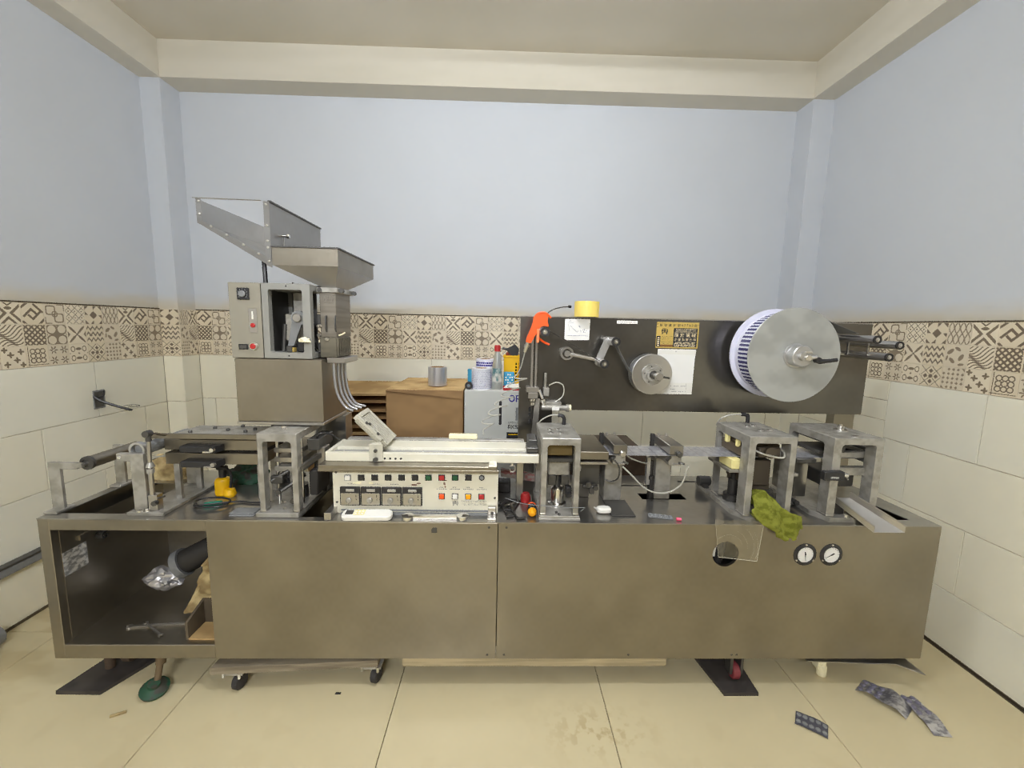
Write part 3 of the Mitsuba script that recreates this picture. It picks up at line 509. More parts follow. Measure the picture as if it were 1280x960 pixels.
def heap(cx, cy, cz, sx, sy, sz, seed, f=22):
    m = trimesh.creation.icosphere(4, 1.0); v = np.array(m.vertices); v[:, 2] = np.maximum(v[:, 2], -.12)
    d = meshkit.fbm(v * 2.2 + seed, 4, seed) - .5; v = v * (1 + .9 * d[:, None]); v[:, 2] = np.maximum(v[:, 2], 0)
    m.vertices = v * np.array([sx, sy, sz]) + np.array([cx, cy, cz]); return m
one('brown_paper', heap(-1.50, 1.945, .6905, .11, .06, .10, 3), BROWNP, 'crumpled tan paper heaped at the back of the worktop behind the steel legs', 'paper', 25)
one('green_rag', heap(-1.135, 1.90, .6905, .085, .05, .085, 5), DIRTYG, 'dark green rag heaped behind the yellow bottle', 'rag', 25)
one('black_rag', heap(-.955, 1.92, .6905, .035, .045, .06, 8), IRON, 'small black rag heaped beside the dark green one', 'rag', 25)

# --- forming station
t = thing('forming_station', 'grey cast portal frame station under the feeder cabinet', 'press station')
sx0, sx1, sy0, sy1 = -.878, -.735, 1.535, 1.80
put(t, 'frame', casting(sx0, sx1, sy0, sy1, .708, 1.007, .020, .030, .034, .026), CAST); feet(t, sx0, sx1, sy0, sy1, .708, .020, .034)
put(t, 'base', box(-.89, -.735, 1.525, 1.82, .69, .708, .002), CAST)
for k, (za, zb) in enumerate(((.916, .934), (.878, .898), (.842, .862))): put(t, 'platen', box(-.852, -.79 + .045, 1.60, 1.77, za, zb, .0015), STEEL_LITE if k < 2 else CAST)
for X in (-.846, -.756):
    for Y in (1.615, 1.755): put(t, 'guide_rod', cyl((X, Y, .708), (X, Y, .985), .006, 10), CHROME, 40)
put(t, 'cylinder', cat(cyl((-.80, 1.69, .708), (-.80, 1.69, .76), .03, 20), cyl((-.80, 1.69, .76), (-.80, 1.69, .845), .012, 12), cyl((-.80, 1.69, .79), (-.80, 1.69, .80), .022, 14)), DARKM, 40)
put(t, 'linkage', cat(box(-.86, -.815, 1.58, 1.60, .80, .83, .003), tube([(-.858, 1.58, .81), (-.80, 1.60, .845)], .006, 8), tube([(-.84, 1.575, .76), (-.78, 1.60, .80)], .007, 8), cyl((-.83, 1.57, .77), (-.83, 1.59, .77), .010, 14), cyl((-.775, 1.57, .735), (-.775, 1.60, .735), .011, 12)), DARKM, 40)
put(t, 'bolt', bolt((-.81, 1.60, 1.007), (0, 0, 1), .010, .012), CHROME)
put(t, 'handle', cat(hull([(-.742, 1.548, .865), (-.742, 1.548, .878), (-.732, 1.548, .865), (-.732, 1.548, .878), (-.70, 1.66, .885), (-.70, 1.66, .905), (-.69, 1.66, .885), (-.69, 1.66, .905)]), box(-.715, -.68, 1.65, 1.70, .83, .925, .003)), STEEL_LITE)
put(t, 'manifold', cat(box(-.735, -.69, 1.62, 1.76, .92, .965, .003), *[cyl((-.712 + 0 * k, 1.63 + .03 * k, .965), (-.712, 1.63 + .03 * k, .971), .005, 8) for k in range(4)]), DARKM)
put(t, 'valve_body', cat(box(-.733, -.70, 1.62, 1.74, .74, .84, .004), cyl((-.715, 1.66, .84), (-.715, 1.66, .89), .012, 12), cyl((-.715, 1.72, .72), (-.715, 1.72, .90), .008, 10)), IRON, 40)
put(t, 'air_line', tube(curve([(-.715, 1.66, .93), (-.69, 1.62, .985), (-.66, 1.66, .975), (-.655, 1.74, .93)], 10), .0035, 8), BLACK, 40)
for bx, by in ((-.86, 1.545), (-.76, 1.55), (-.80, 1.56), (-.83, 1.62)): put(t, 'base_bolt', bolt((bx, by, .708), (0, 0, 1), .006, .006), CHROME)
one('steel_rail', cat(box(-.636, -.610, 1.51, 1.66, .69, .718, .0015), box(-.628, -.618, 1.509, 1.512, .695, .71)), STEEL_LITE, 'short square steel bar at the left corner of the control box', 'bar')
# ================================================================ tablet feeder tower
t = thing('feeder_tower', 'tall stainless tablet feeder tower with control box and open drive frame', 'feeder')
FX0, FX1, FY0, FY1 = -1.007, -.681, 1.65, 1.90
put(t, 'housing', box(FX0, FX1, FY0, FY1, 1.024, 1.268, .002), STEEL, label='plain lower stainless box')
put(t, 'lip', box(FX0 - .002, FX1 + .002, FY0 - .006, FY1, 1.012, 1.024, .002), STEEL_LITE)
put(t, 'column', box(-.775, -.665, 1.84, 1.92, .69, 1.012, .002), STEEL_TOP)
for bx in (-.99, -.93, -.905, -.77): put(t, 'lip_bolt', bolt((bx, 1.675, 1.012), (0, 0, -1), .006, .004), DARKM)
c = put(t, 'control_box', box(-1.013, -.896, 1.648, 1.85, 1.27, 1.55, .002), pr('mat_tower_grey', srgb(150, 146, 134), .42, .35), label='grey control box with a round dial, switch plate and red button')
Y = 1.648
put(c, 'dial', box(-.979, -.935, Y - .006, Y, 1.487, 1.53, .002), BLACK)
put(c, 'dial_knob', cat(cyl((-.957, Y - .006, 1.508), (-.957, Y - .014, 1.508), .012, 18, c=.002), *[box(-.957 + .017 * math.sin(a) - .001, -.957 + .017 * math.sin(a) + .001, Y - .0066, Y - .006, 1.508 + .017 * math.cos(a) - .003, 1.508 + .017 * math.cos(a) + .003) for a in np.linspace(-2.3, 2.3, 9)], box(-.958, -.956, Y - .0145, Y - .0138, 1.508, 1.519)), GREYP)
put(c, 'switch_plate', box(-.942, -.912, Y - .002, Y, 1.365, 1.455, .0008), STEEL_LITE)
put(c, 'red_lamp', cyl((-.927, Y - .002, 1.393), (-.927, Y - .008, 1.393), .0085, 16, c=.002), RED, 40); put(c, 'slider', box(-.930, -.924, Y - .005, Y - .002, 1.415, 1.445, .001), WHITE)
put(c, 'counter', box(-.985, -.950, Y - .004, Y, 1.302, 1.322, .001), BLACK)
put(c, 'counter_window', box(-.98, -.956, Y - .0045, Y - .004, 1.306, 1.318), DARKM)
b = put(c, 'push_button', cyl((-.927, Y - .004, 1.315), (-.927, Y - .016, 1.315), .0105, 18, c=.002), RED, 40); put(b, 'button_ring', ring((-.927, Y, 1.315), (0, -1, 0), .0135, .0105, .012, 20), CHROME, 40)
fr = box(-.893, -.714, 1.648, 1.86, 1.27, 1.55, .002)
fr = minus(fr, pxz(rrect(-.868, -.743, 1.293, 1.527, .008), 1.5, 2.0), pyz(rrect(1.675, 1.835, 1.293, 1.527, .006), -1.0, -.60))
put(t, 'drive_frame', fr, pr('mat_painted_grey', srgb(146, 146, 142), .4, .3), label='light grey open drive frame')
put(t, 'cover_plate', box(-.868, -.775, 1.85, 1.856, 1.294, 1.527), DARKM); put(t, 'liner_plate', box(-.889, -.884, 1.68, 1.85, 1.294, 1.527), DARKM)
put(t, 'shaft_housing', cat(box(-.83, -.79, 1.76, 1.84, 1.41, 1.526, .003), box(-.835, -.785, 1.70, 1.80, 1.335, 1.44, .004)), CAST)
put(t, 'crank_arm', pxz(unary_union([Point(-.777, 1.425).buffer(.027), Polygon([(-.80, 1.415), (-.765, 1.40), (-.80, 1.31), (-.822, 1.305)]), Polygon([(-.79, 1.45), (-.735, 1.43), (-.735, 1.395), (-.77, 1.40)])]), 1.682, 1.694), GREYP)
put(t, 'crank_hub', cyl((-.777, 1.670, 1.425), (-.777, 1.682, 1.425), .0165, 22, c=.002), STEEL_LITE, 40)
put(t, 'connecting_rod', cat(tube([(-.845, 1.70, 1.295), (-.835, 1.70, 1.40)], .008, 8), box(-.815, -.795, 1.66, 1.70, 1.294, 1.318, .002)), DARKM)
put(t, 'brass_block', box(-.812, -.79, 1.665, 1.69, 1.294, 1.312, .002), GOLD); put(t, 'motor', box(-.788, -.75, 1.69, 1.78, 1.294, 1.333, .003), BLACK)
put(t, 'frame_screw', cat(dome((-.80, 1.648, 1.54), (0, -1, 0), .003), dome((-.80, 1.648, 1.281), (0, -1, 0), .003), tube([(-.80, 1.70, 1.55), (-.797, 1.70, 1.558)], .004, 6)), INK)
one('adhesive_lump', heap(-.735, 1.636, 1.335, .020, .012, .018, 4), IVORY, 'pale yellow lump stuck on the right post of the open drive frame', 'lump', 30)
# vibrating discharge at the right of the drive frame
t = thing('discharge_unit', 'brown-grey tablet discharge block beside the drive frame, under the hopper', 'discharge unit')
put(t, 'bracket', cat(box(-.7135, -.70, 1.70, 1.84, 1.40, 1.44, .002), box(-.7135, -.70, 1.70, 1.84, 1.30, 1.33, .002)), DARKM)
put(t, 'channel_block', cat(box(-.70, -.638, 1.70, 1.86, 1.352, 1.535, .002), *[box(-.6985 + .0072 * k, -.6945 + .0072 * k, 1.697, 1.70, 1.485, 1.515) for k in range(8)]), pr('mat_bronze_grey', mottled((.235, .215, .185), (.18, .16, .13), 4, 4, 50), .45, .6))
put(t, 'cap_plate', box(-.708, -.628, 1.692, 1.87, 1.523, 1.542, .002), CAST)
for y, x in ((1.70, -.695), (1.72, -.62), (1.86, -.62)): put(t, 'clamp_knob', cyl((x, y - .012, 1.532), (x, y + .004, 1.532), .009, 12), DARKM, 40)
for x in (-.676, -.640):
    put(t, 'latch', tube([(x, 1.698, 1.435), (x, 1.692, 1.425), (x, 1.692, 1.385), (x, 1.698, 1.375)], .0035, 6), DARKM, 40)
put(t, 'outlet_block', cat(box(-.70, -.637, 1.69, 1.84, 1.274, 1.353, .002), *[box(-.637, -.632, 1.69 + .0188 * k + .004, 1.69 + .0188 * k + .0145, 1.277, 1.35) for k in range(8)]), pr('mat_bronze_dark', mottled((.17, .155, .12), (.12, .11, .085), 8, 8, 30), .45, .6), label='lower grooved outlet block')
put(t, 'bolt', bolt((-.672, 1.69, 1.345), (0, -1, 0), .008, .007), CHROME); put(t, 'bolt', bolt((-.722 + .02, 1.70, 1.395), (0, -1, 0), .007, .02), CHROME); put(t, 'bolt', bolt((-.705, 1.70, 1.36), (0, -1, 0), .008, .012), CHROME)
put(t, 'tube_holder', box(-.676, -.606, 1.688, 1.842, 1.252, 1.2735, .002), STEEL_LITE)
put(t, 'hook', tube([(-.63, 1.70, 1.36), (-.615, 1.70, 1.366), (-.606, 1.70, 1.372)], .003, 6), IVORY)
# drop tubes into the loading head
for k in range(4):
    y = 1.70 + .030 * k; x = (-.654, -.649, -.646, -.643)[k]
    one('drop_tube', tube(curve([(x, y, 1.2515), (x + .001, y, 1.19), (x + .012, y, 1.125), (x + .04, y, 1.078), (-.582 + .006 * k, y - .004 + .004 * k, 1.062)], 10), .0052, 10), pr('mat_drop_tube', (.40, .40, .42), .18, .6, cc=.5),
        ('nearest', 'second nearest', 'third nearest', 'farthest')[k] + ' of four thin silver tubes curving down from the discharge block', 'tube', 40, 'silver drop tubes under the discharge block')
t = thing('tablet_loader', 'tilted ribbed block of milky clear plastic guiding tablets onto the track', 'tablet guide')
A0, A1 = np.array([-.570, 0, 1.040]), np.array([-.452, 0, .922]); d = (A1 - A0) / np.linalg.norm(A1 - A0); nn = np.array([-d[2], 0, d[0]]); Lh = np.linalg.norm(A1 - A0)
def slab(u0, u1, h0, h1, y0, y1): return hull([A0 + d * u + nn * h + np.array([0, y, 0]) for u in (u0, u1) for h in (h0, h1) for y in (y0, y1)])
put(t, 'body', slab(.012, Lh, 0, .016, 1.645, 1.782), pr('mat_milky_dark', srgb(150, 146, 130), .25, cc=.6)); put(t, 'guide_rail', slab(0, Lh - .03, .006, .024, 1.645, 1.665), FROSTC); put(t, 'guide_rail', slab(.0, Lh, .016, .028, 1.762, 1.782), FROSTC)
put(t, 'clamp_bar', slab(.0, .018, .006, .03, 1.665, 1.762), FROSTC); put(t, 'cross_bar', slab(Lh - .02, Lh, .016, .024, 1.668, 1.762), FROSTC)
for k in range(5): put(t, 'rib', slab(.02, Lh - .02, .0158, .025, 1.671 + .0182 * k, 1.681 + .0182 * k), FROSTC)
for u, y in ((.05, 1.655), (.11, 1.655), (.06, 1.67)): put(t, 'screw', lathe([(0, 0), (.006, 0), (.006, .01), (0, .01)], A0 + d * u + nn * .02 + np.array([0, y - .002, 0]), nn, 10), DARKM, 40)
put(t, 'pin', tube([A0 + d * .085 + nn * .03 + np.array([0, 1.65, 0]), A0 + d * .075 + nn * .045 + np.array([0, 1.66, 0])], .002, 6), CHROME)
put(t, 'mount', box(-.492, -.452, 1.602, 1.628, .921, .955, .003), FROSTC); put(t, 'thumb_screw', cat(cyl((-.466, 1.5925, .897), (-.466, 1.582, .897), .009, 12), cyl((-.466, 1.5925, .932), (-.466, 1.583, .932), .006, 10)), DARKM, 40)
put(t, 'mount_plate', box(-.492, -.440, 1.593, 1.597, .888, .955, .001), FROSTC)
# hopper
t = thing('hopper', 'stainless tablet hopper with a clear-fronted sloping tray on top of the feeder', 'hopper')
def plate(pts, tk, nrm):
    pts = np.array(pts, float); nrm = np.array(nrm, float) / np.linalg.norm(nrm); c = pts.mean(0); V = np.vstack([pts - nrm * tk / 2, pts + nrm * tk / 2])
    return hull(V)
HY0, HY1 = 1.70, 2.16
put(t, 'floor', plate([(-1.14, HY0, 1.77), (-1.14, HY1, 1.77), (-.865, HY1, 1.622), (-.865, HY0, 1.622)], .003, (.47, 0, .88)), HOPPERM, label='sloping tray floor')
put(t, 'end_plate', box(-1.1415, -1.1385, HY0, HY1, 1.769, 1.855), HOPPERM)
gp = put(t, 'gate_plate', pyz([(HY0, 1.69), (HY1, 1.69), (HY1, 1.852), (HY0, 1.852)], -.877, -.873), HOPPERM)
put(t, 'gate_rim', box(-.879, -.868, HY0, HY1, 1.85, 1.856), DARKM)
put(gp, 'gate_knob', cat(cyl((-.873, 1.79, 1.745), (-.845, 1.79, 1.745), .004, 8), lathe([(0, 0), (.008, .002), (.01, .008), (.007, .013), (0, .015)], (-.858, 1.79, 1.745), (1, 0, 0), 14), tube([(-.868, 1.79, 1.74), (-.868, 1.79, 1.695)], .002, 6)), CHROME, 40)
put(t, 'cover_plate', pxz([(-1.14, 1.77), (-1.14, 1.855), (-.875, 1.852), (-.875, 1.625)], HY1 - .003, HY1), HOPPERM)
put(t, 'window', pxz([(-1.139, 1.785), (-1.139, 1.853), (-.878, 1.85), (-.878, 1.64)], HY0 - .0045, HY0 - .0015), ACRSHEET, label='clear plastic tray front')
put(t, 'window_strip', pxz(unary_union([Polygon([(-1.141, 1.770), (-1.141, 1.856), (-1.122, 1.855), (-1.122, 1.763)]), Polygon([(-1.141, 1.770), (-1.141, 1.788), (-.873, 1.642), (-.873, 1.612)]), Polygon([(-.894, 1.62), (-.894, 1.853), (-.873, 1.852), (-.873, 1.612)])]), HY0 - .001, HY0 + .002), HOPPERM)
put(t, 'window_edge', tube([(-1.15, HY0 - .003, 1.857), (-.90, HY0 - .003, 1.854)], .0017, 6), STEEL_TOP)
for x, z in ((-1.130, 1.846), (-1.130, 1.80), (-1.09, 1.757), (-1.035, 1.727), (-.975, 1.693), (-.92, 1.662), (-.884, 1.841), (-.884, 1.765), (-.884, 1.71), (-.884, 1.685), (-.883, 1.635)):
    put(t, 'rivet', dome((x, HY0 - .001, z), (0, -1, 0), .0048, .005), CHROME, 40)
RX0, RX1 = -.872, -.625
put(t, 'rim', cat(box(RX0, RX1, HY0, HY0 + .003, 1.622, 1.69), box(RX1 - .003, RX1, HY0, HY1, 1.622, 1.69), box(RX0, RX1, HY1 - .003, HY1, 1.622, 1.69)), STEEL, label='upright rim of the funnel')
put(t, 'rim_fold', cat(box(RX0 - .001, RX1 + .006, HY0 - .006, HY0 + .003, 1.687, 1.692), box(RX1 - .003, RX1 + .006, HY0 - .006, HY1 + .004, 1.687, 1.692)), DARKM)
TX0, TX1, TY0, TY1, TZ = -.694, -.645, 1.72, 1.85, 1.5435
a = [(RX0, HY0, 1.622), (RX1, HY0, 1.622), (RX1, HY1, 1.622), (RX0, HY1, 1.622)]; b = [(TX0, TY0, TZ), (TX1, TY0, TZ), (TX1, TY1, TZ), (TX0, TY1, TZ)]
V = np.array(a + b + [(x + (.003 if x < -.7 else -.003), y + (.003 if y < 1.75 else -.003), z + .001) for x, y, z in a + b]); F = []
for i in range(4):
    j = (i + 1) % 4; F += [(i, j, 4 + j), (i, 4 + j, 4 + i), (8 + i, 12 + j, 8 + j), (8 + i, 12 + i, 12 + j), (i, 8 + i, 8 + j), (i, 8 + j, j), (4 + i, 4 + j, 12 + j), (4 + i, 12 + j, 12 + i)]
fn = trimesh.Trimesh(V, F, process=False); put(t, 'funnel', fn, HOPPERM, label='slanted funnel')
put(t, 'support_rod', cat(tube([(-.932, 1.76, 1.5535), (-.938, 1.765, 1.662)], .0085, 8)), BLACK, 40)

# ================================================================ control box and track
t = thing('control_box', 'cream control box with rows of coloured buttons and four timer dials', 'control box')
CY = 1.57; B0, B1 = -.623, .001
put(t, 'body', box(B0 + .004, B1 - .004, CY + .004, 1.83, .6902, .858), CREAMP); put(t, 'face_plate', box(B0, B1, CY, CY + .004, .695, .865, .0012), CREAMP, label='cream front plate')
put(t, 'plinth', cat(box(B0 + .03, -.035, CY - .004, CY, .702, .708), box(B0 + .03, -.035, CY - .012, CY, .6902, .697)), GREYP)
def button(x, z, mat, bez=BLACK, w=.0125, h=.0115, lab=None):
    k = put(t, 'button', box(x - w * .78, x + w * .78, CY - .007, CY, z - h * .78, z + h * .78, .0015), mat, label=lab); put(k, 'bezel', cat(box(x - w, x + w, CY - .003, CY, z - h, z + h, .001)), bez)
XS = [-.566 + .0504 * i for i in range(11)]
for x, m, n in zip(XS, (WHITE, BLACK, BLACK, BLACK, BLACK, BLACK, GREEN, RED, GREEN, BLACK), ('white button', None, None, None, None, None, 'green button', 'red button', 'green button', None)):
    button(x, .832 + (x + .566) * .012, m, GREYP if m is WHITE else BLACK, lab=n)
k = put(t, 'key_switch', cyl((XS[10], CY, .838), (XS[10], CY - .006, .838), .0075, 18, c=.001), GREYP, 40); put(k, 'switch_ring', ring((XS[10], CY, .838), (0, -1, 0), .0105, .0078, .005, 22), BLACK, 40)
for i, (m, n) in enumerate(((ORANGE, 'orange button'), (WHITE, 'white button'), (AMBER, 'amber button'), (RED, 'red button'))): button(XS[7 + i], .7625, m, DARKM, .0118, .0118, n)
for i in range(4):
    x = -.5575 + .0807 * i - (.003 * i if i else 0); z = .761
    k = put(t, 'timer', box(x - .0375, x + .0375, CY - .008, CY, z - .036, z + .037, .002), BLACK, label='square timer dial'); put(k, 'face', box(x - .034, x + .034, CY - .0095, CY - .008, z - .033, z + .013, .0008), STEEL_LITE)
    put(k, 'window', cat(box(x - .015, x + .017, CY - .0105, CY - .008, z + .019, z + .030, .001), box(x - .004, x + .009, CY - .011, CY - .0105, z + .0215, z + .028)), ALU)
    put(k, 'knob', cat(cyl((x - .004, CY - .0095, z - .014), (x - .004, CY - .017, z - .014), .0105, 18, c=.002), box(x - .006, x - .002, CY - .0165, CY - .0145, z - .029, z - .019)), CAST, 40)
    put(k, 'mark', cat(box(x + .022, x + .024, CY - .0098, CY - .0094, z - .002, z + .008), box(x + .023, x + .0245, CY - .0098, CY - .0094, z - .014, z - .007)), INK)
for x, z in ((B0 + .013, .852), (B0 + .014, .735), (B1 - .012, .858), (B1 - .012, .757)): put(t, 'screw', dome((x, CY, z), (0, -1, 0), .0048, .002), DARKM)
def text(s, h, x, y, z, depth=.0006, bold=False, width=None):
    m = meshkit.text_mesh(s, h, depth, bold)
    if width: m.apply_scale([width / m.extents[0], 1, 1])
    v = np.array(m.vertices); m.vertices = np.stack([v[:, 0] + x, y - v[:, 2], v[:, 1] + z], 1); return m
put(t, 'lettering', text('FAX: (07) 6678767', .0068, -.139, CY, .7395, .0005, width=.095), GREYINK); put(t, 'lettering', text('TEL: (07) 6678726', .0068, -.138, CY, .7275, .0005, width=.095), GREYINK)
mk = [box(x + q - .0016, x + q + .0013 + .001 * (k % 2), CY - .0004, CY, .8525 + (x + .566) * .012, .8565 + (x + .566) * .012) for x in XS for k, q in enumerate(np.arange(-.014, .0145, .0047))]
mk += [box(x + q - .0017, x + q + .0017, CY - .0004, CY, zz, zz + .0035) for x in XS[7:] for zz in (.789, .796) for q in np.arange(-.018 if zz < .79 else -.007, .019 if zz < .79 else .008, .005)]
mk += [box(x + q, x + q + .003, CY - .0004, CY, .806, .809) for x in (-.567, -.477, -.407) for q in np.arange(0, .03, .0045)]
k = put(t, 'caption', cat(*mk), GREYINK); labels[k] = {'label': 'rows of tiny grey captions', 'kind': 'stuff'}
def emblem(s):
    """the maker's mark: two lobes over two feet, drawn in outline; unit square times s"""
    g = unary_union([Point(.33, .68).buffer(.2).difference(Point(.33, .68).buffer(.12)), Point(.70, .66).buffer(.2).difference(Point(.70, .66).buffer(.12)), L((.13, .35), (.13, .72), w=.09), L((.9, .35), (.9, .72), w=.09), L((.13, .36), (.9, .36), w=.08), L((.5, .36), (.5, .9), w=.09), L((.2, .05), (.2, .36), w=.14), L((.82, .05), (.82, .36), w=.14), L((.3, .68), (.4, .6), w=.08)])
    return affinity.scale(g, s, s, origin=(0, 0))
put(t, 'emblem', pxz(affinity.translate(emblem(.024), XS[8] - .011, .7235), CY - .0005, CY), GREYINK)
put(t, 'glue_spot', cat(*[box(x, x + w, CY - .0012, CY, z, z + h, .0005) for x, z, w, h in ((-.548, .808, .03, .006), (-.534, .812, .018, .005), (-.488, .808, .017, .008))]), IVORY, label='yellowed glue spots')
put(t, 'stain', cat(*[pxz(affinity.translate(affinity.scale(Point(0, 0).buffer(1, quad_segs=4), a, b), x, z), CY - .0004, CY) for x, z, a, b in ((-.318, .806, .012, .004), (-.30, .812, .009, .003), (-.203, .812, .004, .006), (-.20, .80, .003, .004), (-.205, .825, .013, .002))]), pr('mat_brown_stain', srgb(120, 96, 84), .7))
put(t, 'latch', cat(box(-.036, -.006, CY - .024, CY, .7, .728, .0015)), STEEL_LITE); put(t, 'latch_base', cat(box(-.038, -.004, CY - .055, CY, .6902, .70, .0015), box(-.036, -.006, CY - .060, CY - .055, .6902, .696)), STEEL_LITE); put(t, 'latch_screw', dome((-.02, CY - .024, .707), (0, -1, 0), .006, .003), DARKM)
t = thing('loading_track', 'long white tablet track with a grooved channel on a steel support above the control box', 'conveyor track')
put(t, 'support', cat(box(-.668, -.004, 1.55, 1.84, .866, .886, .002), box(-.668, .003, 1.548, 1.552, .862, .872, .001)), STEEL, label='steel support tray')
put(t, 'guide_rail', box(-.655, .157, 1.598, 1.618, .8865, .92, .002), RAIL); put(t, 'channel', box(-.65, .14, 1.618, 1.684, .8865, .908), pr('mat_channel', (.40, .40, .41), .25, .7), label='grey grooved channel')
put(t, 'guide_rail', box(-.65, .118, 1.684, 1.785, .8865, .92, .002), RAIL); put(t, 'end_bar', box(-.66, -.645, 1.60, 1.785, .8868, .9225, .002), RAIL)
put(t, 'edge_strip', box(-.64, .11, 1.785, 1.82, .8865, .926, .002), CAST); put(t, 'lug', box(-.035, -.005, 1.545, 1.598, .8865, .893, .001), RAIL)
for k in range(4): put(t, 'hole', cyl((-.434 + .0205 * k, 1.5985, .899), (-.434 + .0205 * k, 1.5972, .899), .0042, 12), INK)
for x in (-.61, -.30, .02): put(t, 'rail_screw', dome((x, 1.66, .908), (0, 0, 1), .004, .002), CHROME)
put(t, 'clip', cat(cyl((.055, 1.62, .8865), (.055, 1.62, .868), .004, 8), tube(curve([(.045, 1.62, .866), (.055, 1.62, .872), (.067, 1.62, .864), (.064, 1.62, .848), (.05, 1.62, .846), (.045, 1.62, .858)], 6), .003, 6)), CHROME, 40)
put(t, 'end_clamp', cat(box(.120, .157, 1.69, 1.80, .90, .955, .003), box(.11, .157, 1.62, 1.70, .921, .942, .003)), DARKM)
put(t, 'leg', box(.075, .105, 1.70, 1.76, .69, .8865, .002), STEEL_TOP)
one('ivory_block', box(-.214, -.092, 1.79, 1.816, .9265, .947, .003), IVORY, 'small ivory plastic bar lying at the rear edge of the white track', 'bar')
# things on the worktop by the control box
t = thing('remote_control', 'white air conditioner remote lying in front of the control box', 'remote control')
m = extr(affinity.scale(rrect(-.092, .092, -.024, .024, .018), 1, 1), .018); m = hull(np.vstack([np.array(m.vertices) * [1, 1, .7], np.array(m.vertices) * [.95, .85, 1]]))
m = turn(m, (0, 0, 1), 1.0); m = turn(m, (1, 0, 0), 12); m = move(m, -.484, 1.531, .6905 + .005); put(t, 'body', m, WHITE)
def onrem(mm): return move(turn(turn(mm, (0, 0, 1), 1.0), (1, 0, 0), 12), -.484, 1.531, .6955)
put(t, 'screen', onrem(box(-.078, -.05, -.010, .016, .0175, .0186)), DARKM); put(t, 'sticker', onrem(box(-.048, -.008, -.013, .018, .0175, .0184)), pr('mat_pale_yellow', srgb(226, 214, 150), .6)); put(t, 'buttons', onrem(cat(*[box(-.044 + .012 * i, -.036 + .012 * i, -.008 + .012 * j, -.001 + .012 * j, .0184, .019) for i in range(3) for j in range(2)])), PAPER)
one('spanner', spanner((-.335, 1.530, .6905), (1, .02), .205, .019, .012), CHROME, 'large chrome spanner lying in front of the cream control box', 'spanner')
# ================================================================ stations on the right half of the worktop
# --- sealing station in the middle
t = thing('sealing_station', 'grey cast portal frame station just right of the white track', 'press station')
put(t, 'frame', casting(.160, .305, 1.53, 1.79, .708, 1.006, .021, .026, .036, .030), CAST); feet(t, .160, .305, 1.53, 1.79, .708, .021, .036)
put(t, 'base', cat(box(.155, .312, 1.521, 1.81, .69, .700, .0015), box(.158, .309, 1.524, 1.81, .70, .708, .001)), CAST)
for bx, by in ((.20, 1.605), (.237, 1.606), (.202, 1.66), (.232, 1.662)): put(t, 'bolt', lathe([(0, 0), (.0095, 0), (.0095, .005), (.005, .006), (0, .004)], (bx, by, 1.006), (0, 0, 1), 16), CHROME, 40)
put(t, 'press_block', box(.185, .282, 1.58, 1.76, .925, .972, .003), pr('mat_brass_brown', srgb(108, 92, 56), .5, .4)); put(t, 'tie_plate', box(.183, .284, 1.575, 1.77, .90, .916, .002), DARKM)
put(t, 'die', cat(box(.196, .276, 1.60, 1.72, .84, .898, .003)), CAST); put(t, 'yoke', cat(box(.196, .226, 1.60, 1.66, .80, .84, .002), box(.246, .276, 1.60, 1.66, .80, .84, .002), cyl((.236, 1.64, .77), (.236, 1.64, .84), .014, 14)), DARKM, 40)
put(t, 'cylinder', lathe([(0, 0), (.036, 0), (.036, .012), (.026, .016), (.026, .07), (.018, .078), (0, .078)], (.237, 1.63, .708), (0, 0, 1), 24), CHROME, 40)
put(t, 'valve', cat(box(.262, .285, 1.575, 1.605, .76, .80, .002), cyl((.275, 1.575, .775), (.275, 1.56, .775), .008, 10)), BLACK, 40)
put(t, 'wire', tube(curve([(.03, 1.60, .745), (.10, 1.57, .735), (.20, 1.51, .752), (.27, 1.515, .745), (.322, 1.525, .742), (.328, 1.535, .735), (.315, 1.54, .72)], 8), .0015, 6), GREYP, 40)
for bx, by in ((.225, 1.552), (.233, 1.535), (.29, 1.545)): put(t, 'base_bolt', bolt((bx, by, .708), (0, 0, 1), .006, .006), DARKM)
put(t, 'elbow_fitting', tube(curve([(.272, 1.755, 1.006), (.272, 1.755, 1.03), (.266, 1.755, 1.042), (.247, 1.757, 1.046)], 6), .008, 10), BLACK, 40)
put(t, 'air_hose', tube(curve([(.248, 1.757, 1.046), (.215, 1.765, 1.042), (.18, 1.775, 1.020), (.165, 1.80, .99)], 8), .003, 8), HOSE, 40)
# --- cooling table
t = thing('cooling_table', 'flat steel table plate bolted beside the middle portal frame', 'table plate')
put(t, 'top', box(.308, .428, 1.60, 1.868, .904, .9355, .002), STEEL, label='steel top plate'); put(t, 'strip', box(.312, .429, 1.605, 1.86, .882, .893, .0015), STEEL_LITE); put(t, 'spacer', box(.33, .42, 1.63, 1.85, .892, .905), IRON)
put(t, 'bracket', box(.322, .415, 1.68, 1.84, .775, .882, .002), DARKM); put(t, 'leg', box(.34, .39, 1.75, 1.83, .69, .776, .002), STEEL_TOP)
put(t, 'lock_screw', cat(cyl((.345, 1.665, .772), (.405, 1.665, .772), .008, 10), cyl((.365, 1.66, .782), (.365, 1.65, .782), .012, 12), cyl((.395, 1.66, .77), (.395, 1.645, .77), .010, 12), box(.372, .392, 1.66, 1.68, .74, .776, .002)), DARKM, 40)
put(t, 'probe', tube([(.33, 1.66, .86), (.33, 1.66, .838)], .004, 8), ALU)
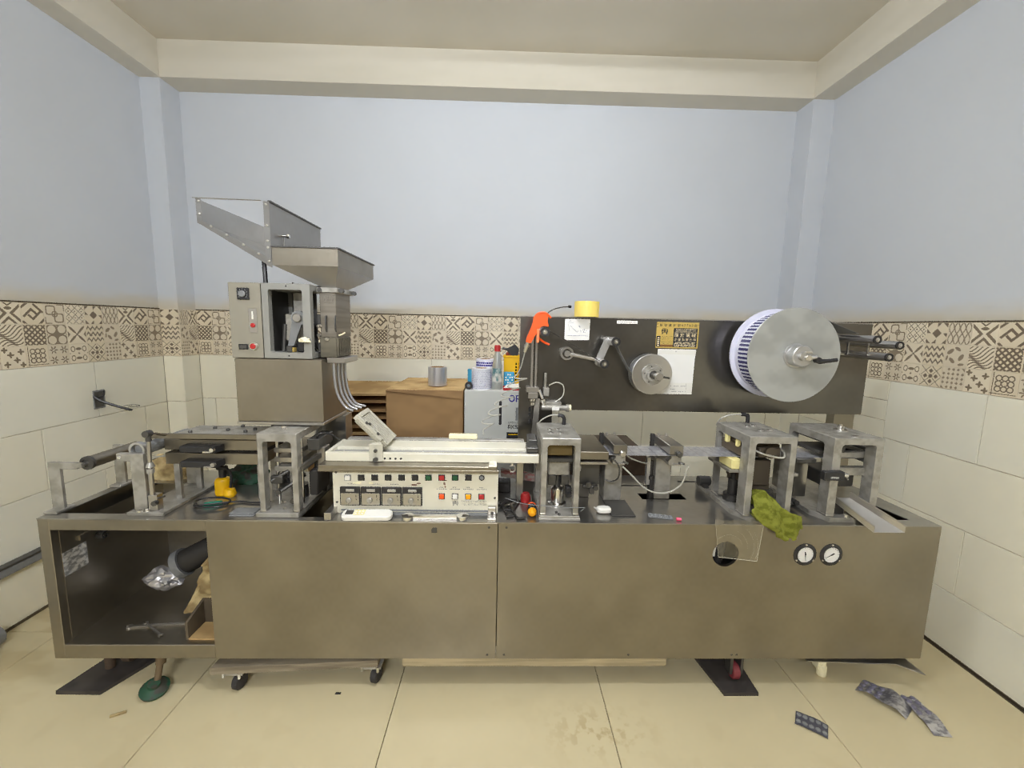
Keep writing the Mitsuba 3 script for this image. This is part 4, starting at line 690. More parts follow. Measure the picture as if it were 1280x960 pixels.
# --- two guide clamps that carry the web
def guide(label, px0, px1, py, ztop, extra):
    t = thing('web_guide', label, 'guide clamp', 'guide clamps over the foil web')
    a, b = px0 + .008, px0 + .063
    put(t, 'post', box(px0, px1, py, py + .085, .6908, .872, .002), CAST)
    put(t, 'jaw', box(a, b, 1.625, 1.80, .920, .957, .002), STEEL_TOP); put(t, 'jaw', box(a + .004, b, 1.64, 1.80, .872, .912, .002), CAST)
    put(t, 'end_plate', box(a - .014, a + .004, 1.80, 1.814, .872, .960, .002), IRON)
    for bx in (a + .012, a + .045): put(t, 'screw', cyl((bx, 1.785, .957), (bx, 1.785, .968), .005, 10), CHROME, 40)
    put(t, 'knob', cyl((a + .034, 1.625, .925), (a + .036, 1.607, .925), .011, 14, c=.002), CHROME if extra else DARKM, 40)
    put(t, 'screw', cyl((a + .01, 1.64, .905), (a - .01, 1.622, .9), .006, 8), DARKM, 40); put(t, 'screw', cyl((b - .008, 1.64, .885), (b + .004, 1.622, .884), .005, 8), CHROME, 40)
    put(t, 'lip', box(a + .02, b - .006, 1.628, 1.64, .874, .88, .001), STEEL_LITE)
    return t
t = guide('first guide clamp over the foil web, right next to the steel table plate', .444, .517, 1.711, .936, True)
put(t, 'foot', box(.442, .535, 1.56, 1.711, .69, .6965, .001), DARKM); put(t, 'loop_hose', tube(curve([(.452, 1.632, .90), (.478, 1.63, .87), (.482, 1.64, .82), (.46, 1.66, .795), (.435, 1.67, .80)], 8), .003, 8), DARKM, 40)
t = guide('second guide clamp over the foil web, standing in the rectangular worktop cut-out', .668, .735, 1.738, .936, False)
put(t, 'arm', cat(box(.632, .648, 1.745, 1.765, .75, .872, .001)), ALU); put(t, 'cylinder', cat(cyl((.655, 1.755, .78), (.655, 1.755, .855), .008, 12), box(.648, .668, 1.748, 1.77, .66, .78, .002), cyl((.655, 1.75, .775), (.655, 1.75, .79), .013, 12)), IRON, 40)
FRAME[0] = BENCH
one('air_tube', tube(curve([(.49, 1.618, .872), (.53, 1.62, .835), (.58, 1.63, .785), (.635, 1.64, .758), (.69, 1.64, .760), (.735, 1.63, .80), (.748, 1.612, .878)], 10), .0035, 8), HOSE, 'thin milky air tube looping between the two guide clamps', 'tube', 40)
one('air_tube', tube(curve([(.522, 1.67, .90), (.545, 1.68, .885), (.60, 1.71, .86), (.6305, 1.728, .852)], 8), .003, 8), HOSE, 'short air tube from the first guide clamp to the black cylinder', 'tube', 40)
# --- the foil web
t = thing('foil_web', 'flat silvery blister foil web running through the guide clamps', 'foil web')
def webtex(p, n, uv):
    x = p.x / .044; fx = dr.abs(x - dr.floor(x) - .5); fy = dr.abs((p.y - 1.632) / .045 - dr.floor((p.y - 1.632) / .045) - .5)
    return mikit.mix(mikit.mix(srgb(196, 198, 204), srgb(168, 170, 180), mikit.noise(p.x * 60, p.y * 60)), srgb(150, 150, 160), dr.select((fx > .46) | (fy > .47), 1., 0.) * .7)
WEB = pr('mat_web', mikit.proc(webtex), .22, .6)
put(t, 'strip', box(.432, 1.44, 1.632, 1.768, .9135, .9150), WEB)
bl = []
for i in range(19):
    for j in range(3):
        bl.append(lathe([(.012, 0), (.0105, .001), (.006, .0015), (0, .0016)], (.545 + .0398 * i, 1.656 + .044 * j, .915), (0, 0, 1), 8))
k = put(t, 'pockets', cat(*bl), WEB, 40); labels[k] = {'label': 'rows of shallow tablet pockets', 'kind': 'stuff'}
# --- stamping station
t = thing('stamping_station', 'grey cast portal frame station with the green cloth on its foot', 'press station')
put(t, 'frame', casting(.940, 1.122, 1.535, 1.79, .708, 1.022, .024, .026, .055, .034, .010, .018), CAST); feet(t, .940, 1.122, 1.535, 1.79, .708, .024, .055)
put(t, 'base', pxy([(.965, 1.525), (1.145, 1.525), (1.155, 1.60), (1.14, 1.92), (.93, 1.92), (.925, 1.60)], .69, .708), CAST)
for bx, by in ((1.02, 1.70), (1.055, 1.715), (1.035, 1.63), (1.075, 1.635)): put(t, 'bolt', lathe([(0, 0), (.0095, 0), (.0095, .005), (.005, .006), (0, .004)], (bx, by, 1.022), (0, 0, 1), 16), CHROME, 40)
put(t, 'elbow_fitting', tube(curve([(1.065, 1.775, 1.022), (1.065, 1.775, 1.047), (1.058, 1.775, 1.056), (1.038, 1.777, 1.058)], 6), .008, 10), BLACK, 40)
put(t, 'air_hose', tube(curve([(1.038, 1.777, 1.058), (1.00, 1.785, 1.054), (.965, 1.80, 1.035), (.955, 1.82, 1.0)], 8), .003, 8), HOSE, 40)
put(t, 'press_block', cat(box(.966, 1.10, 1.60, 1.765, .925, .975, .004), box(.955, .972, 1.595, 1.765, .921, .96, .002)), pr('mat_press_brown', srgb(104, 94, 80), .5, .4)); put(t, 'press_boss', cat(cyl((1.04, 1.56, .952), (1.04, 1.62, .952), .022, 16), box(1.00, 1.085, 1.57, 1.60, .93, .97, .004)), pr('mat_press_dark', srgb(84, 76, 66), .5, .4), 40)
put(t, 'hose', tube(curve([(.99, 1.58, .955), (1.02, 1.562, .945), (1.08, 1.555, .935), (1.095, 1.565, .95), (1.09, 1.59, .965)], 8), .004, 8), HOSE, 40)
put(t, 'die', cat(box(.985, 1.085, 1.62, 1.765, .80, .905, .003), box(1.0, 1.10, 1.64, 1.78, .775, .80, .002)), 'mat_press_dark'); put(t, 'bracket', box(.905, .945, 1.595, 1.77, .860, .872, .001), CAST); put(t, 'bracket', box(1.1225, 1.185, 1.60, 1.64, .846, .858, .001), CAST)
for k, (x0, x1, y0, y1, za, zb) in enumerate(((.941, .958, 1.70, 1.72, .955, .992), (.945, .962, 1.63, 1.645, .955, .992), (.915, .955, 1.60, 1.70, .8725, .912))): put(t, 'rubber_block', box(x0, x1, y0, y1, za, zb, .003), pr('mat_pale_rubber', srgb(224, 214, 150), .6))
put(t, 'rotor', cat(cyl((.985, 1.70, .708), (.985, 1.70, .735), .035, 20), cyl((.985, 1.70, .735), (.985, 1.70, .80), .02, 16), cyl((.985, 1.70, .80), (.985, 1.70, .845), .013, 14)), IRON, 40)
put(t, 'gear_train', cat(*[cyl((1.02 + .03 * k, 1.60 + .02 * (k % 2), .735 + .012 * (k % 3)), (1.02 + .03 * k, 1.64, .735 + .012 * (k % 3)), .016, 12) for k in range(4)], box(1.0, 1.12, 1.64, 1.68, .71, .775, .004)), DARKM, 40)
put(t, 'motor', cat(cyl((.915, 1.86, .73), (.965, 1.86, .73), .022, 16), box(.925, .945, 1.82, 1.90, .708, .722)), DARKM, 40)
# --- green cloth over its foot
def clothf(u, v):
    k = [0, .2, .4, .56, .62, .66, .74, 1]
    y = np.interp(v, k, [1.59, 1.58, 1.55, 1.522, 1.516, 1.512, 1.4975, 1.494]); z = np.interp(v, k, [.735, .795, .80, .765, .75, .735, .70, .655])
    w0 = np.interp(v, k, [.972, .970, .970, .970, .952, .955, .985, 1.07]); w1 = np.interp(v, k, [1.03, 1.05, 1.075, 1.09, 1.12, 1.135, 1.14, 1.12])
    p = np.stack([u * 3, v * 3, 0 * u], -1); d1 = meshkit.fbm(p, 4, 2); d2 = meshkit.fbm(p + 9, 4, 6); fold = .5 + .5 * np.sin(u * 11 + v * 5 + 3 * d2)
    x = w0 + (w1 - w0) * u + .02 * (d2 - .5) * np.where(v > .6, 1, .2)
    z = z + np.where(v > .75, 0, 1) * (.05 * (d1 - .4) - .03 * (np.abs(u - .45) * 2) ** 2 * np.where(v < .6, 1, .4)) + np.where(v > .9, .05 * (d2 - .5) - .03 * np.abs(u - .6), 0)
    y = y - .02 * fold * np.where(v > .5, 1, .4) - np.where(v > .7, .012, .02) * d1
    y = np.where(z < .712, np.minimum(y, 1.4975), y); z = np.where(y > 1.50, np.maximum(z, .724), z)
    return np.stack([x, y, z], -1)
one('green_cloth', grid_cloth(clothf, 44, 56, .004), CLOTH, 'yellow-green cloth draped over the front foot of a portal frame and worktop edge', 'cloth', 40)
# --- punching station
t = thing('punching_station', 'rightmost grey cast portal frame station with the discharge chute in front', 'press station')
put(t, 'frame', casting(1.268, 1.462, 1.54, 1.80, .708, 1.02, .030, .026, .05, .030, .014, .022), CAST); feet(t, 1.268, 1.462, 1.54, 1.80, .708, .030, .05)
put(t, 'base', cat(pxy([(1.275, 1.53), (1.37, 1.53), (1.37, 1.60), (1.47, 1.60), (1.475, 1.86), (1.25, 1.86), (1.245, 1.60)], .69, .708)), CAST)
put(t, 'nut', lathe([(0, 0), (.024, 0), (.024, .006), (.013, .007), (.013, .018), (.006, .018), (.006, .026), (0, .026)], (1.385, 1.665, 1.02), (0, 0, 1), 20), CHROME, 40)
put(t, 'nut', lathe([(0, 0), (.012, 0), (.012, .004), (0, .004)], (1.365, 1.565, 1.02), (0, 0, 1), 16), CHROME, 40)
put(t, 'cross_bar', box(1.30, 1.455, 1.60, 1.63, .925, .948, .002), CAST); put(t, 'cross_bar', box(1.30, 1.455, 1.58, 1.61, .86, .892, .002), CAST)
put(t, 'punch_plate', cat(hull([(1.29, 1.62, .99), (1.29, 1.78, .99), (1.45, 1.78, .955), (1.45, 1.62, .955), (1.29, 1.62, .978), (1.29, 1.78, .978), (1.45, 1.78, .943), (1.45, 1.62, .943)]), box(1.28, 1.45, 1.63, 1.77, .93, .945, .002)), DARKM); put(t, 'punch_block', box(1.302, 1.43, 1.62, 1.76, .80, .858, .004), DARKM); put(t, 'collar_nut', cyl((1.318, 1.61, .948), (1.318, 1.61, .985), .012, 12), DARKM, 40); put(t, 'collar_nut', cyl((1.35, 1.61, .948), (1.35, 1.61, .985), .016, 12), DARKM, 40)
put(t, 'terminal_box', box(1.4625, 1.522, 1.62, 1.70, .90, .962, .004), GREYP)
put(t, 'feed_shelf', box(1.19, 1.268, 1.62, 1.78, .895, .912, .002), STEEL_TOP); put(t, 'skirt_plate', box(1.215, 1.2675, 1.66, 1.80, .74, .89, .002), STEEL_TOP)
put(t, 'fastener', cat(*[bolt((1.20 + .012 * k, 1.60 + .02 * (k % 3), .7085), (0, 0, 1), .007, .009) for k in range(0)], bolt((1.345, 1.54, .708), (0, 0, 1), .009, .008)), CHROME)
c = put(t, 'counter', box(1.222, 1.30, 1.512, 1.5395, .862, .896, .003), BLACK, label='black counter box')
put(c, 'digits', text('00000', .007, 1.245, 1.512, .871, .0008), PAPER); put(c, 'reset_knob', cat(cyl((1.30, 1.525, .880), (1.318, 1.525, .880), .008, 12), tube([(1.312, 1.522, .872), (1.312, 1.512, .868)], .003, 6)), CHROME, 40)
put(t, 'drive_parts', cat(*[cyl((1.175 + .014 * k, 1.65 + .03 * (k % 2), .715), (1.175 + .014 * k, 1.68 + .03 * (k % 2), .715), .010 + .003 * (k % 2), 12) for k in range(5)], box(1.165, 1.245, 1.70, 1.76, .69, .715, .003)), DARKM, 40)
# --- discharge chute
t = thing('discharge_chute', 'bent bare steel chute sloping down over the front edge from the rightmost portal frame', 'chute')
def cp(x, s, h): return np.array([1.304 + .072 * s + x * (.70 + .30 * s), 1.582 - .132 * s, .766 - .077 * s + h])
def cplate(x0, x1, h0, h1, s0=0, s1=1): return hull([cp(x, s, h) for x in (x0, x1) for s in (s0, s1) for h in (h0, h1)])
put(t, 'floor', cplate(.004, .122, 0, .002), ALU); put(t, 'side', cat(cplate(.004, .006, 0, .026), cplate(-.002, .005, .0245, .026)), STEEL_LITE); put(t, 'side', cat(cplate(.12, .122, 0, .026), cplate(.121, .128, .0245, .026)), STEEL_LITE)
put(t, 'bracket', box(1.315, 1.355, 1.562, 1.576, .7085, .752, .002), IRON)
# --- things lying on the right half of the worktop
t = thing('earbud_case', 'small white rounded earbud case lying on the worktop', 'earbud case')
m = trimesh.creation.icosphere(3, 1.0); v = np.array(m.vertices); v = np.sign(v) * np.abs(v) ** .65; m.vertices = v * np.array([.029, .020, .0125]) + np.array([.418, 1.597, .7031]); put(t, 'shell', m, WHITE, True)
put(t, 'loop', tube(curve([(.395, 1.602, .701), (.386, 1.61, .706), (.384, 1.618, .702), (.393, 1.612, .698)], 6), .0018, 6), WHITE)
def blister(L_, W_, nx, ny, r, bend, body, pm, seed=0):
    """a blister strip, pocket side up, along x from the origin"""
    f = lambda u, v: np.stack([L_ * u, W_ * (v - .5), bend * np.sin(u * math.pi) + bend * .35 * np.sin(u * 9 + v * 2) * np.minimum(1, 4 * u * (1 - u)) + .0006], -1)
    s = grid_cloth(f, 16, 5, .0009); p = []
    for i in range(nx):
        for j in range(ny):
            u = (i + .5) / nx; p.append(lathe([(r, 0), (r * .9, r * .45), (r * .5, r * .6), (0, r * .62)], (L_ * u, W_ * ((j + .5) / ny - .5), bend * math.sin(u * math.pi) + bend * .35 * math.sin(u * 9 + 2 * (j + .5) / ny) * min(1, 4 * u * (1 - u)) + .0009), (0, 0, 1), 10))
    return s, p
def put_blister(par, s, ps, mat, pmat, M4):
    s = s.copy(); s.apply_transform(M4); put(par, 'sheet', s, mat, 40)
    for p in ps: p = p.copy(); p.apply_transform(M4); put(par, 'pocket', p, pmat, 40)
def TR(x, y, z, az, ax_=0, ay=0):
    R_ = trimesh.transformations; return R_.concatenate_matrices(R_.translation_matrix((x, y, z)), R_.rotation_matrix(math.radians(az), (0, 0, 1)), R_.rotation_matrix(math.radians(ay), (0, 1, 0)), R_.rotation_matrix(math.radians(ax_), (1, 0, 0)))
t = thing('blister_strip', 'small grey blister strip lying on the worktop in front of the second guide clamp', 'blister pack')
s, p = blister(.092, .036, 5, 2, .0075, .0, FOILB, FOILB); put_blister(t, s, p, GREYP, GREYP, TR(.588, 1.575, .6912, -14))
one('pink_stopper', cat(cyl((.682, 1.534, .6965), (.70, 1.530, .6965), .006, 12, c=.001)), PINK, 'tiny pink plastic cap at the end of the grey blister strip', 'cap', 40)
t = thing('screwdriver', 'stubby screwdriver with a black and orange handle pointing at the viewer', 'screwdriver')
put(t, 'handle', lathe([(0, 0), (.017, 0), (.018, .03), (.016, .06), (.012, .075), (0, .078)], (.133, 1.56, .7075), (.03, 1, 0), 22), BLACK, 40); put(t, 'butt', lathe([(0, -.012), (.01, -.009), (.0165, .002), (.0172, .012), (0, .012)], (.1327, 1.55, .7075), (.03, 1, 0), 22), AMBER, 40, 'orange rounded end'); put(t, 'collar', ring((.1345, 1.60, .7075), (.03, 1, 0), .0183, .0150, .012, 22), ORANGE, 40); put(t, 'blade', cyl((.1355, 1.636, .7075), (.14, 1.73, .7045), .0035, 10), CHROME, 40)
one('red_stopper', lathe([(0, 0), (.02, 0), (.021, .02), (.016, .036), (0, .038)], (.115, 1.70, .6905), (0, 0, 1), 18), RED, 'dull red plastic cap standing behind the orange-ended screwdriver', 'cap', 35)
one('stained_bar', hull([(.012, 1.80, .76), (.012, 1.83, .76), (.16, 1.80, .738), (.16, 1.83, .738), (.012, 1.80, .79), (.012, 1.83, .79), (.16, 1.80, .768), (.16, 1.83, .768)]), RUSTY, 'red-stained steel bar leaning under the right end of the white track', 'bar')
one('bar_rest', box(.0, .055, 1.79, 1.85, .69, .7365, .003), IRON, 'black block holding up the red-stained bar', 'block')
def allen(p, L_, s_, a, r):
    d_ = np.array([math.cos(a), math.sin(a), 0]); e = np.array([-d_[1], d_[0], 0]); p = np.array(p, float)
    return tube([p + e * s_, p + e * r * 1.2, p + d_ * r * .8, p + d_ * L_ * .5, p + d_ * L_], r, 6)
for k, (p_, L_, s_, a, r, q) in enumerate((((.078, 1.527, .695), .165, -.03, math.radians(107), .0045, 'longest'), ((.040, 1.545, .6945), .13, -.022, math.radians(103), .004, 'leftmost short'), ((.062, 1.60, .6942), .16, .035, math.radians(72), .0038, 'rear slanting'))):
    one('hex_key', allen(p_, L_, s_, a, r), IRON, q + ' black hex key lying beside the right end of the control box', 'hex key', False, 'black hex keys on the worktop')
t = thing('chrome_tool', 'short chrome T-shaped tool lying among the black hex keys', 'hand tool')
put(t, 'bar', tube([(.03, 1.615, .708), (.065, 1.64, .709)], .0045, 8), CHROME, 40); put(t, 'head', tube([(.052, 1.632, .7085), (.06, 1.59, .702)], .006, 8), CHROME, 40)
one('cable_bunch', tube(curve([(.008, 1.63, .699), (.035, 1.668, .703), (.062, 1.682, .70), (.078, 1.678, .699)], 8), .008, 8), IRON, 'black cable bunch lying on the worktop behind the hex keys', 'cable', 40)
# ================================================================ upright reel panel
PY = 1.95
t = thing('reel_panel', 'long upright brushed steel panel carrying reels and guide rollers', 'steel panel')
put(t, 'plate', pxz(unary_union([sbox(.089, 1.031, 1.713, 1.4555), sbox(.089, .691, .168, 1.04), sbox(.176, .80, .245, 1.04)]), PY, PY + .028), PANELM, label='brushed steel plate')
put(t, 'edge', box(.088, 1.714, PY - .001, PY + .03, 1.4545, 1.459, .001), STEEL_LITE)
put(t, 'post', box(1.60, 1.70, PY + .02, PY + .07, .69, 1.40, .002), STEEL); put(t, 'post', box(.18, .24, PY + .02, PY + .07, .69, 1.0, .002), STEEL)
def roller(nm, x, z, y0, y1, r, mat, lab=None):
    k = put(t, nm, cyl((x, y0, z), (x, y1, z), r, 24), mat, 35, lab)
    put(k, 'hub', cat(ring((x, y0 - .003, z), (0, 1, 0), r * 1.02, r * .55, .006, 24)), BLACK, 40); put(k, 'axle', cat(cyl((x, y0 - .002, z), (x, y0 + .004, z), r * .56, 14), dome((x, y0 - .004, z), (0, -1, 0), r * .36, .005)), CHROME, 40); return k
roller('roller', .181, 1.39, 1.755, PY, .0185, STEEL_LITE, 'guide roller behind the orange air gun')
roller('roller', .486, 1.355, 1.80, PY, .0185, ALU, 'upper guide roller of the swing arm'); roller('roller', .442, 1.26, 1.80, PY - .03, .0185, ALU, 'lower guide roller of the swing arm')
put(t, 'swing_arm', pxz(unary_union([L((.434, 1.262), (.472, 1.356), w=.030, cap=1)]), PY - .07, PY - .058), ALU); put(t, 'tension_arm', cat(tube([(.306, PY - .03, 1.293), (.44, PY - .035, 1.268)], .009, 8)), STEEL_LITE)
put(t, 'arm_pivot', cat(ring((.300, PY - .03, 1.294), (0, 1, 0), .030, .021, .03, 28), cyl((.300, PY - .04, 1.294), (.300, PY, 1.294), .014, 20)), TURNED, 40)
for x, z in ((1.52, 1.388), (1.616, 1.367), (1.578, 1.318)): roller('roller', x, z, 1.70, PY, .0165, STEEL_LITE, 'long idler roller at the right end of the panel')
put(t, 'roller_hanger', cat(box(1.51, 1.516, PY - .12, PY - .112, 1.32, 1.38), box(1.555, 1.561, PY - .17, PY - .163, 1.32, 1.385), tube([(1.455, PY - .03, 1.325), (1.51, PY - .04, 1.325), (1.56, PY - .04, 1.318)], .008, 8)), STEEL_TOP)
# bracket tools on the left post
[put(t, 'guide_tube', box(x_, x_ + .012, PY - .03, PY - .0, 1.10, 1.40, .002), STEEL_LITE) for x_ in (.138, .156)]
put(t, 'adjuster', cat(box(.118, .178, PY - .055, PY, 1.118, 1.142, .002), box(.128, .172, PY - .06, PY - .035, 1.09, 1.118, .002)), STEEL_LITE); put(t, 'adjuster_nut', cat(lathe([(0, 0), (.010, 0), (.010, .014), (.014, .018), (.014, .03), (0, .03)], (.150, PY - .05, 1.06), (0, 0, 1), 12), lathe([(0, 0), (.010, 0), (.010, .014), (.013, .018), (.013, .03), (0, .03)], (.200, PY - .06, 1.06), (-.25, 0, 1), 12), tube([(.193, PY - .06, 1.09), (.178, PY - .05, 1.13)], .007, 8)), CHROME, 40)
put(t, 'guide_blade', pxz([(.160, 1.09), (.182, 1.09), (.178, .93), (.152, .875), (.146, .90)], PY - .045, PY - .041), STEEL_LITE); [put(t, 'slot', box(.136, .146, PY - .0015, PY, z, z + .022), INK) for z in (.965, .993, 1.02)]
put(t, 'valve', cat(cyl((.206, PY - .03, 1.135), (.206, PY - .03, 1.205), .007, 12), box(.196, .224, PY - .05, PY, 1.10, 1.14, .003)), CAST, 40); put(t, 'valve_hose', tube(curve([(.222, PY - .04, 1.15), (.255, PY - .05, 1.165), (.285, PY - .05, 1.15), (.285, PY - .05, 1.105), (.25, PY - .05, 1.075), (.225, PY - .04, 1.06)], 8), .0032, 8), HOSE, 40)
put(t, 'air_cylinder', cat(cyl((.19, PY - .06, 1.052), (.30, PY - .06, 1.052), .013, 16), cyl((.30, PY - .06, 1.052), (.312, PY - .06, 1.052), .018, 16), box(.205, .28, PY - .06, PY, 1.058, 1.078, .003)), CAST, 40); put(t, 'cylinder_label', box(.235, .268, PY - .0745, PY - .073, 1.042, 1.056), PAPER); put(t, 'cylinder_end', cyl((.312, PY - .06, 1.052), (.322, PY - .06, 1.052), .015, 16), IVORY, 40)
# film between the rollers
one('film_strip', cat(sheet([(.2005, 1.84, 1.3985), (.28, 1.84, 1.355), (.36, 1.84, 1.31), (.424, 1.84, 1.273)], .07, .0012, (0, 1, 0))), DARKM, 'dark film strip running diagonally from the lower swing arm roller up left', 'film')
one('film_strip', cat(sheet([(.507, 1.91, 1.352), (.53, 1.91, 1.31), (.565, 1.91, 1.25), (.603, 1.91, 1.188)], .045, .0012, (0, 1, 0))), GREYP, 'grey film strip running from the upper swing arm roller down to the small reel', 'film')
# small reel
t = thing('small_reel', 'small grey metal reel with a protruding shaft in the middle of the panel', 'reel')
SX, SZ = .678, 1.211
put(t, 'flange', lathe([(0, 0), (.088, 0), (.0905, .002), (.0905, .004), (0, .004)], (SX, 1.882, SZ), (0, 1, 0), 56), TURNED, 40); put(t, 'flange', cyl((SX, 1.938, SZ), (SX, 1.942, SZ), .0905, 48), TURNED)
put(t, 'film', cyl((SX, 1.886, SZ), (SX, 1.938, SZ), .072, 40), GREYP, 40)
put(t, 'collar', cat(ring((SX, 1.874, SZ), (0, 1, 0), .047, .026, .008, 32), ring((SX, 1.862, SZ), (0, 1, 0), .030, .019, .02, 28)), CAST, 40); put(t, 'core_plug', cyl((SX, 1.866, SZ), (SX, 1.882, SZ), .022, 20), DARKM, 40)
put(t, 'shaft', cat(cyl((SX, 1.80, SZ), (SX, PY - .0006, SZ), .0105, 16), cyl((SX + .0, 1.79, SZ), (SX, 1.815, SZ), .017, 18, c=.002)), STEEL_LITE, 40); put(t, 'thumb_screw', tube([(SX + .015, 1.80, SZ - .001), (SX + .045, 1.80, SZ - .006)], .0045, 8), DARKM, 40)
for a in range(5): put(t, 'grub_screw', dome((SX + .037 * math.cos(a * 1.257 + .5), 1.874, SZ + .037 * math.sin(a * 1.257 + .5)), (0, -1, 0), .003, .002), INK)
# big reel
t = thing('foil_reel', 'big round reel of printed foil with a frosted grey disc at the panel top right', 'reel')
RX, RZ, RR = 1.231, 1.314, .198
put(t, 'disc', lathe([(0, 0), (RR - .002, 0), (RR, .002), (RR, .004), (RR - .002, .006), (0, .006)], (RX, 1.765, RZ), (0, 1, 0), 72), FROST, 40, 'frosted front disc')
put(t, 'disc', cyl((RX, 1.905, RZ), (RX, 1.911, RZ), RR, 72), LAV, 40, 'pale back disc')
k = put(t, 'foil_roll', cyl((RX, 1.775, RZ), (RX, 1.903, RZ), .178, 72), LAV, 40, 'roll of printed foil')
for i in range(60):
    a = i * 2 * math.pi / 60; ca, sa = math.cos(a), math.sin(a); w = .35 + .3 * ((i * 7) % 5) / 5
    if not (1.3 < a < 5.2): continue
    b = box(-.0065 * w - .002, .0065 * w + .002, 1.80, 1.875, .1779, .1786)
    put(k, 'print_bar', move(turn(b, (0, 1, 0), 90 - math.degrees(a)), RX, 0, RZ), FOILB)
put(t, 'hub', cat(lathe([(.052, 0), (.0505, .006), (.044, .008), (.044, .046), (.040, .05), (0, .05)], (RX + .004, 1.765, RZ), (0, -1, 0), 36)), ALU, 40, 'turned hub')
put(t, 'shaft_end', cat(cyl((RX + .01, 1.715, RZ - .004), (RX + .01, 1.688, RZ - .004), .013, 18, c=.002), cyl((RX + .01, 1.70, RZ - .004), (RX + .045, 1.70, RZ - .001), .009, 12), box(RX + .005, RX + .035, 1.705, 1.716, RZ + .012, RZ + .022, .002)), CHROME, 40)
put(t, 'lever', cat(tube([(RX + .045, 1.70, RZ - .012), (RX + .06, 1.698, RZ - .018), (RX + .085, 1.695, RZ - .016), (RX + .125, 1.69, RZ - .010)], [.010, .011, .008, .0075], 10), cyl((RX + .052, 1.71, RZ - .013), (RX + .052, 1.69, RZ - .013), .012, 12)), BLACK, 40)
put(t, 'axle', cyl((RX, 1.70, RZ), (RX, PY - .0006, RZ), .018, 16), CAST, 40)
put(t, 'film_tail', sheet([(RX + .105, 1.84, RZ + .165), (RX + .17, 1.84, RZ + .138), (RX + .285, 1.84, RZ + .0955)], .11, .001, (0, 1, 0)), GREYP)
# papers and plates on the panel
t = thing('diagram_sheet', 'white sheet with a pencil wiring diagram stuck on the steel panel', 'paper')
put(t, 'sheet', hull([(.289, PY - .0005, 1.448), (.404, PY - .0005, 1.450), (.402, PY - .0005, 1.355), (.290, PY - .0005, 1.353), (.289, PY - .0015, 1.448), (.404, PY - .0015, 1.450), (.402, PY - .0015, 1.355), (.290, PY - .0015, 1.353)]), PAPER)
yy = PY - .0016; sk = [tube([(x0, yy, z0), (x1, yy, z1)], .0007, 4) for x0, z0, x1, z1 in ((.305, 1.43, .33, 1.432), (.305, 1.425, .312, 1.395), (.312, 1.42, .345, 1.39), (.345, 1.39, .352, 1.396), (.328, 1.405, .335, 1.40), (.352, 1.418, .36, 1.412), (.356, 1.42, .356, 1.41), (.37, 1.40, .39, 1.398), (.37, 1.392, .385, 1.39), (.38, 1.404, .375, 1.388), (.3, 1.375, .395, 1.374), (.362, 1.402, .364, 1.388))]
put(t, 'drawing', cat(text('WIRING', .005, .302, yy + .0004, 1.437, .0004), *sk), pr('mat_pencil', srgb(120, 124, 150), .8))
t = thing('label_strip', 'narrow white paper strip stuck near the top edge of the steel panel', 'label'); put(t, 'strip', box(.525, .62, PY - .0012, PY - .0002, 1.4325, 1.4465), PAPER)
put(t, 'lettering', cat(*[box(.532 + .0065 * i, .5355 + .0065 * i + .001 * (i % 3), PY - .0016, PY - .001, 1.4375, 1.4415) for i in range(12)]), pr('mat_faint_ink', (.5, .5, .48), .8))
t = thing('paper_sheet', 'white folded paper sheet taped under the gold maker plate', 'paper')
put(t, 'sheet', pxz([(.720, 1.322), (.898, 1.322), (.895, 1.27), (.8925, 1.114), (.726, 1.1135)], PY - .0014, PY - .0003), PAPER)
put(t, 'flap', pxz([(.720, 1.322), (.898, 1.322), (.8975, 1.298), (.7205, 1.299)], PY - .0028, PY - .0014), WHITE); put(t, 'flap', pxz([(.72, 1.165), (.893, 1.168), (.8925, 1.114), (.726, 1.1135)], PY - .0024, PY - .0014), WHITE)
put(t, 'writing', cat(*[box(.79 + .008 * i, .795 + .008 * i, PY - .0028, PY - .0023, z, z + .004) for z, n in ((1.150, 9), (1.135, 3), (1.124, 8)) for i in range(n) if (i * 3 + n) % 4], dome((.805, PY - .0028, 1.311), (0, -1, 0), .003, .001), box(.863, .864, PY - .0028, PY - .0023, 1.118, 1.165)), pr('mat_faint_pencil', (.36, .36, .36), .8))
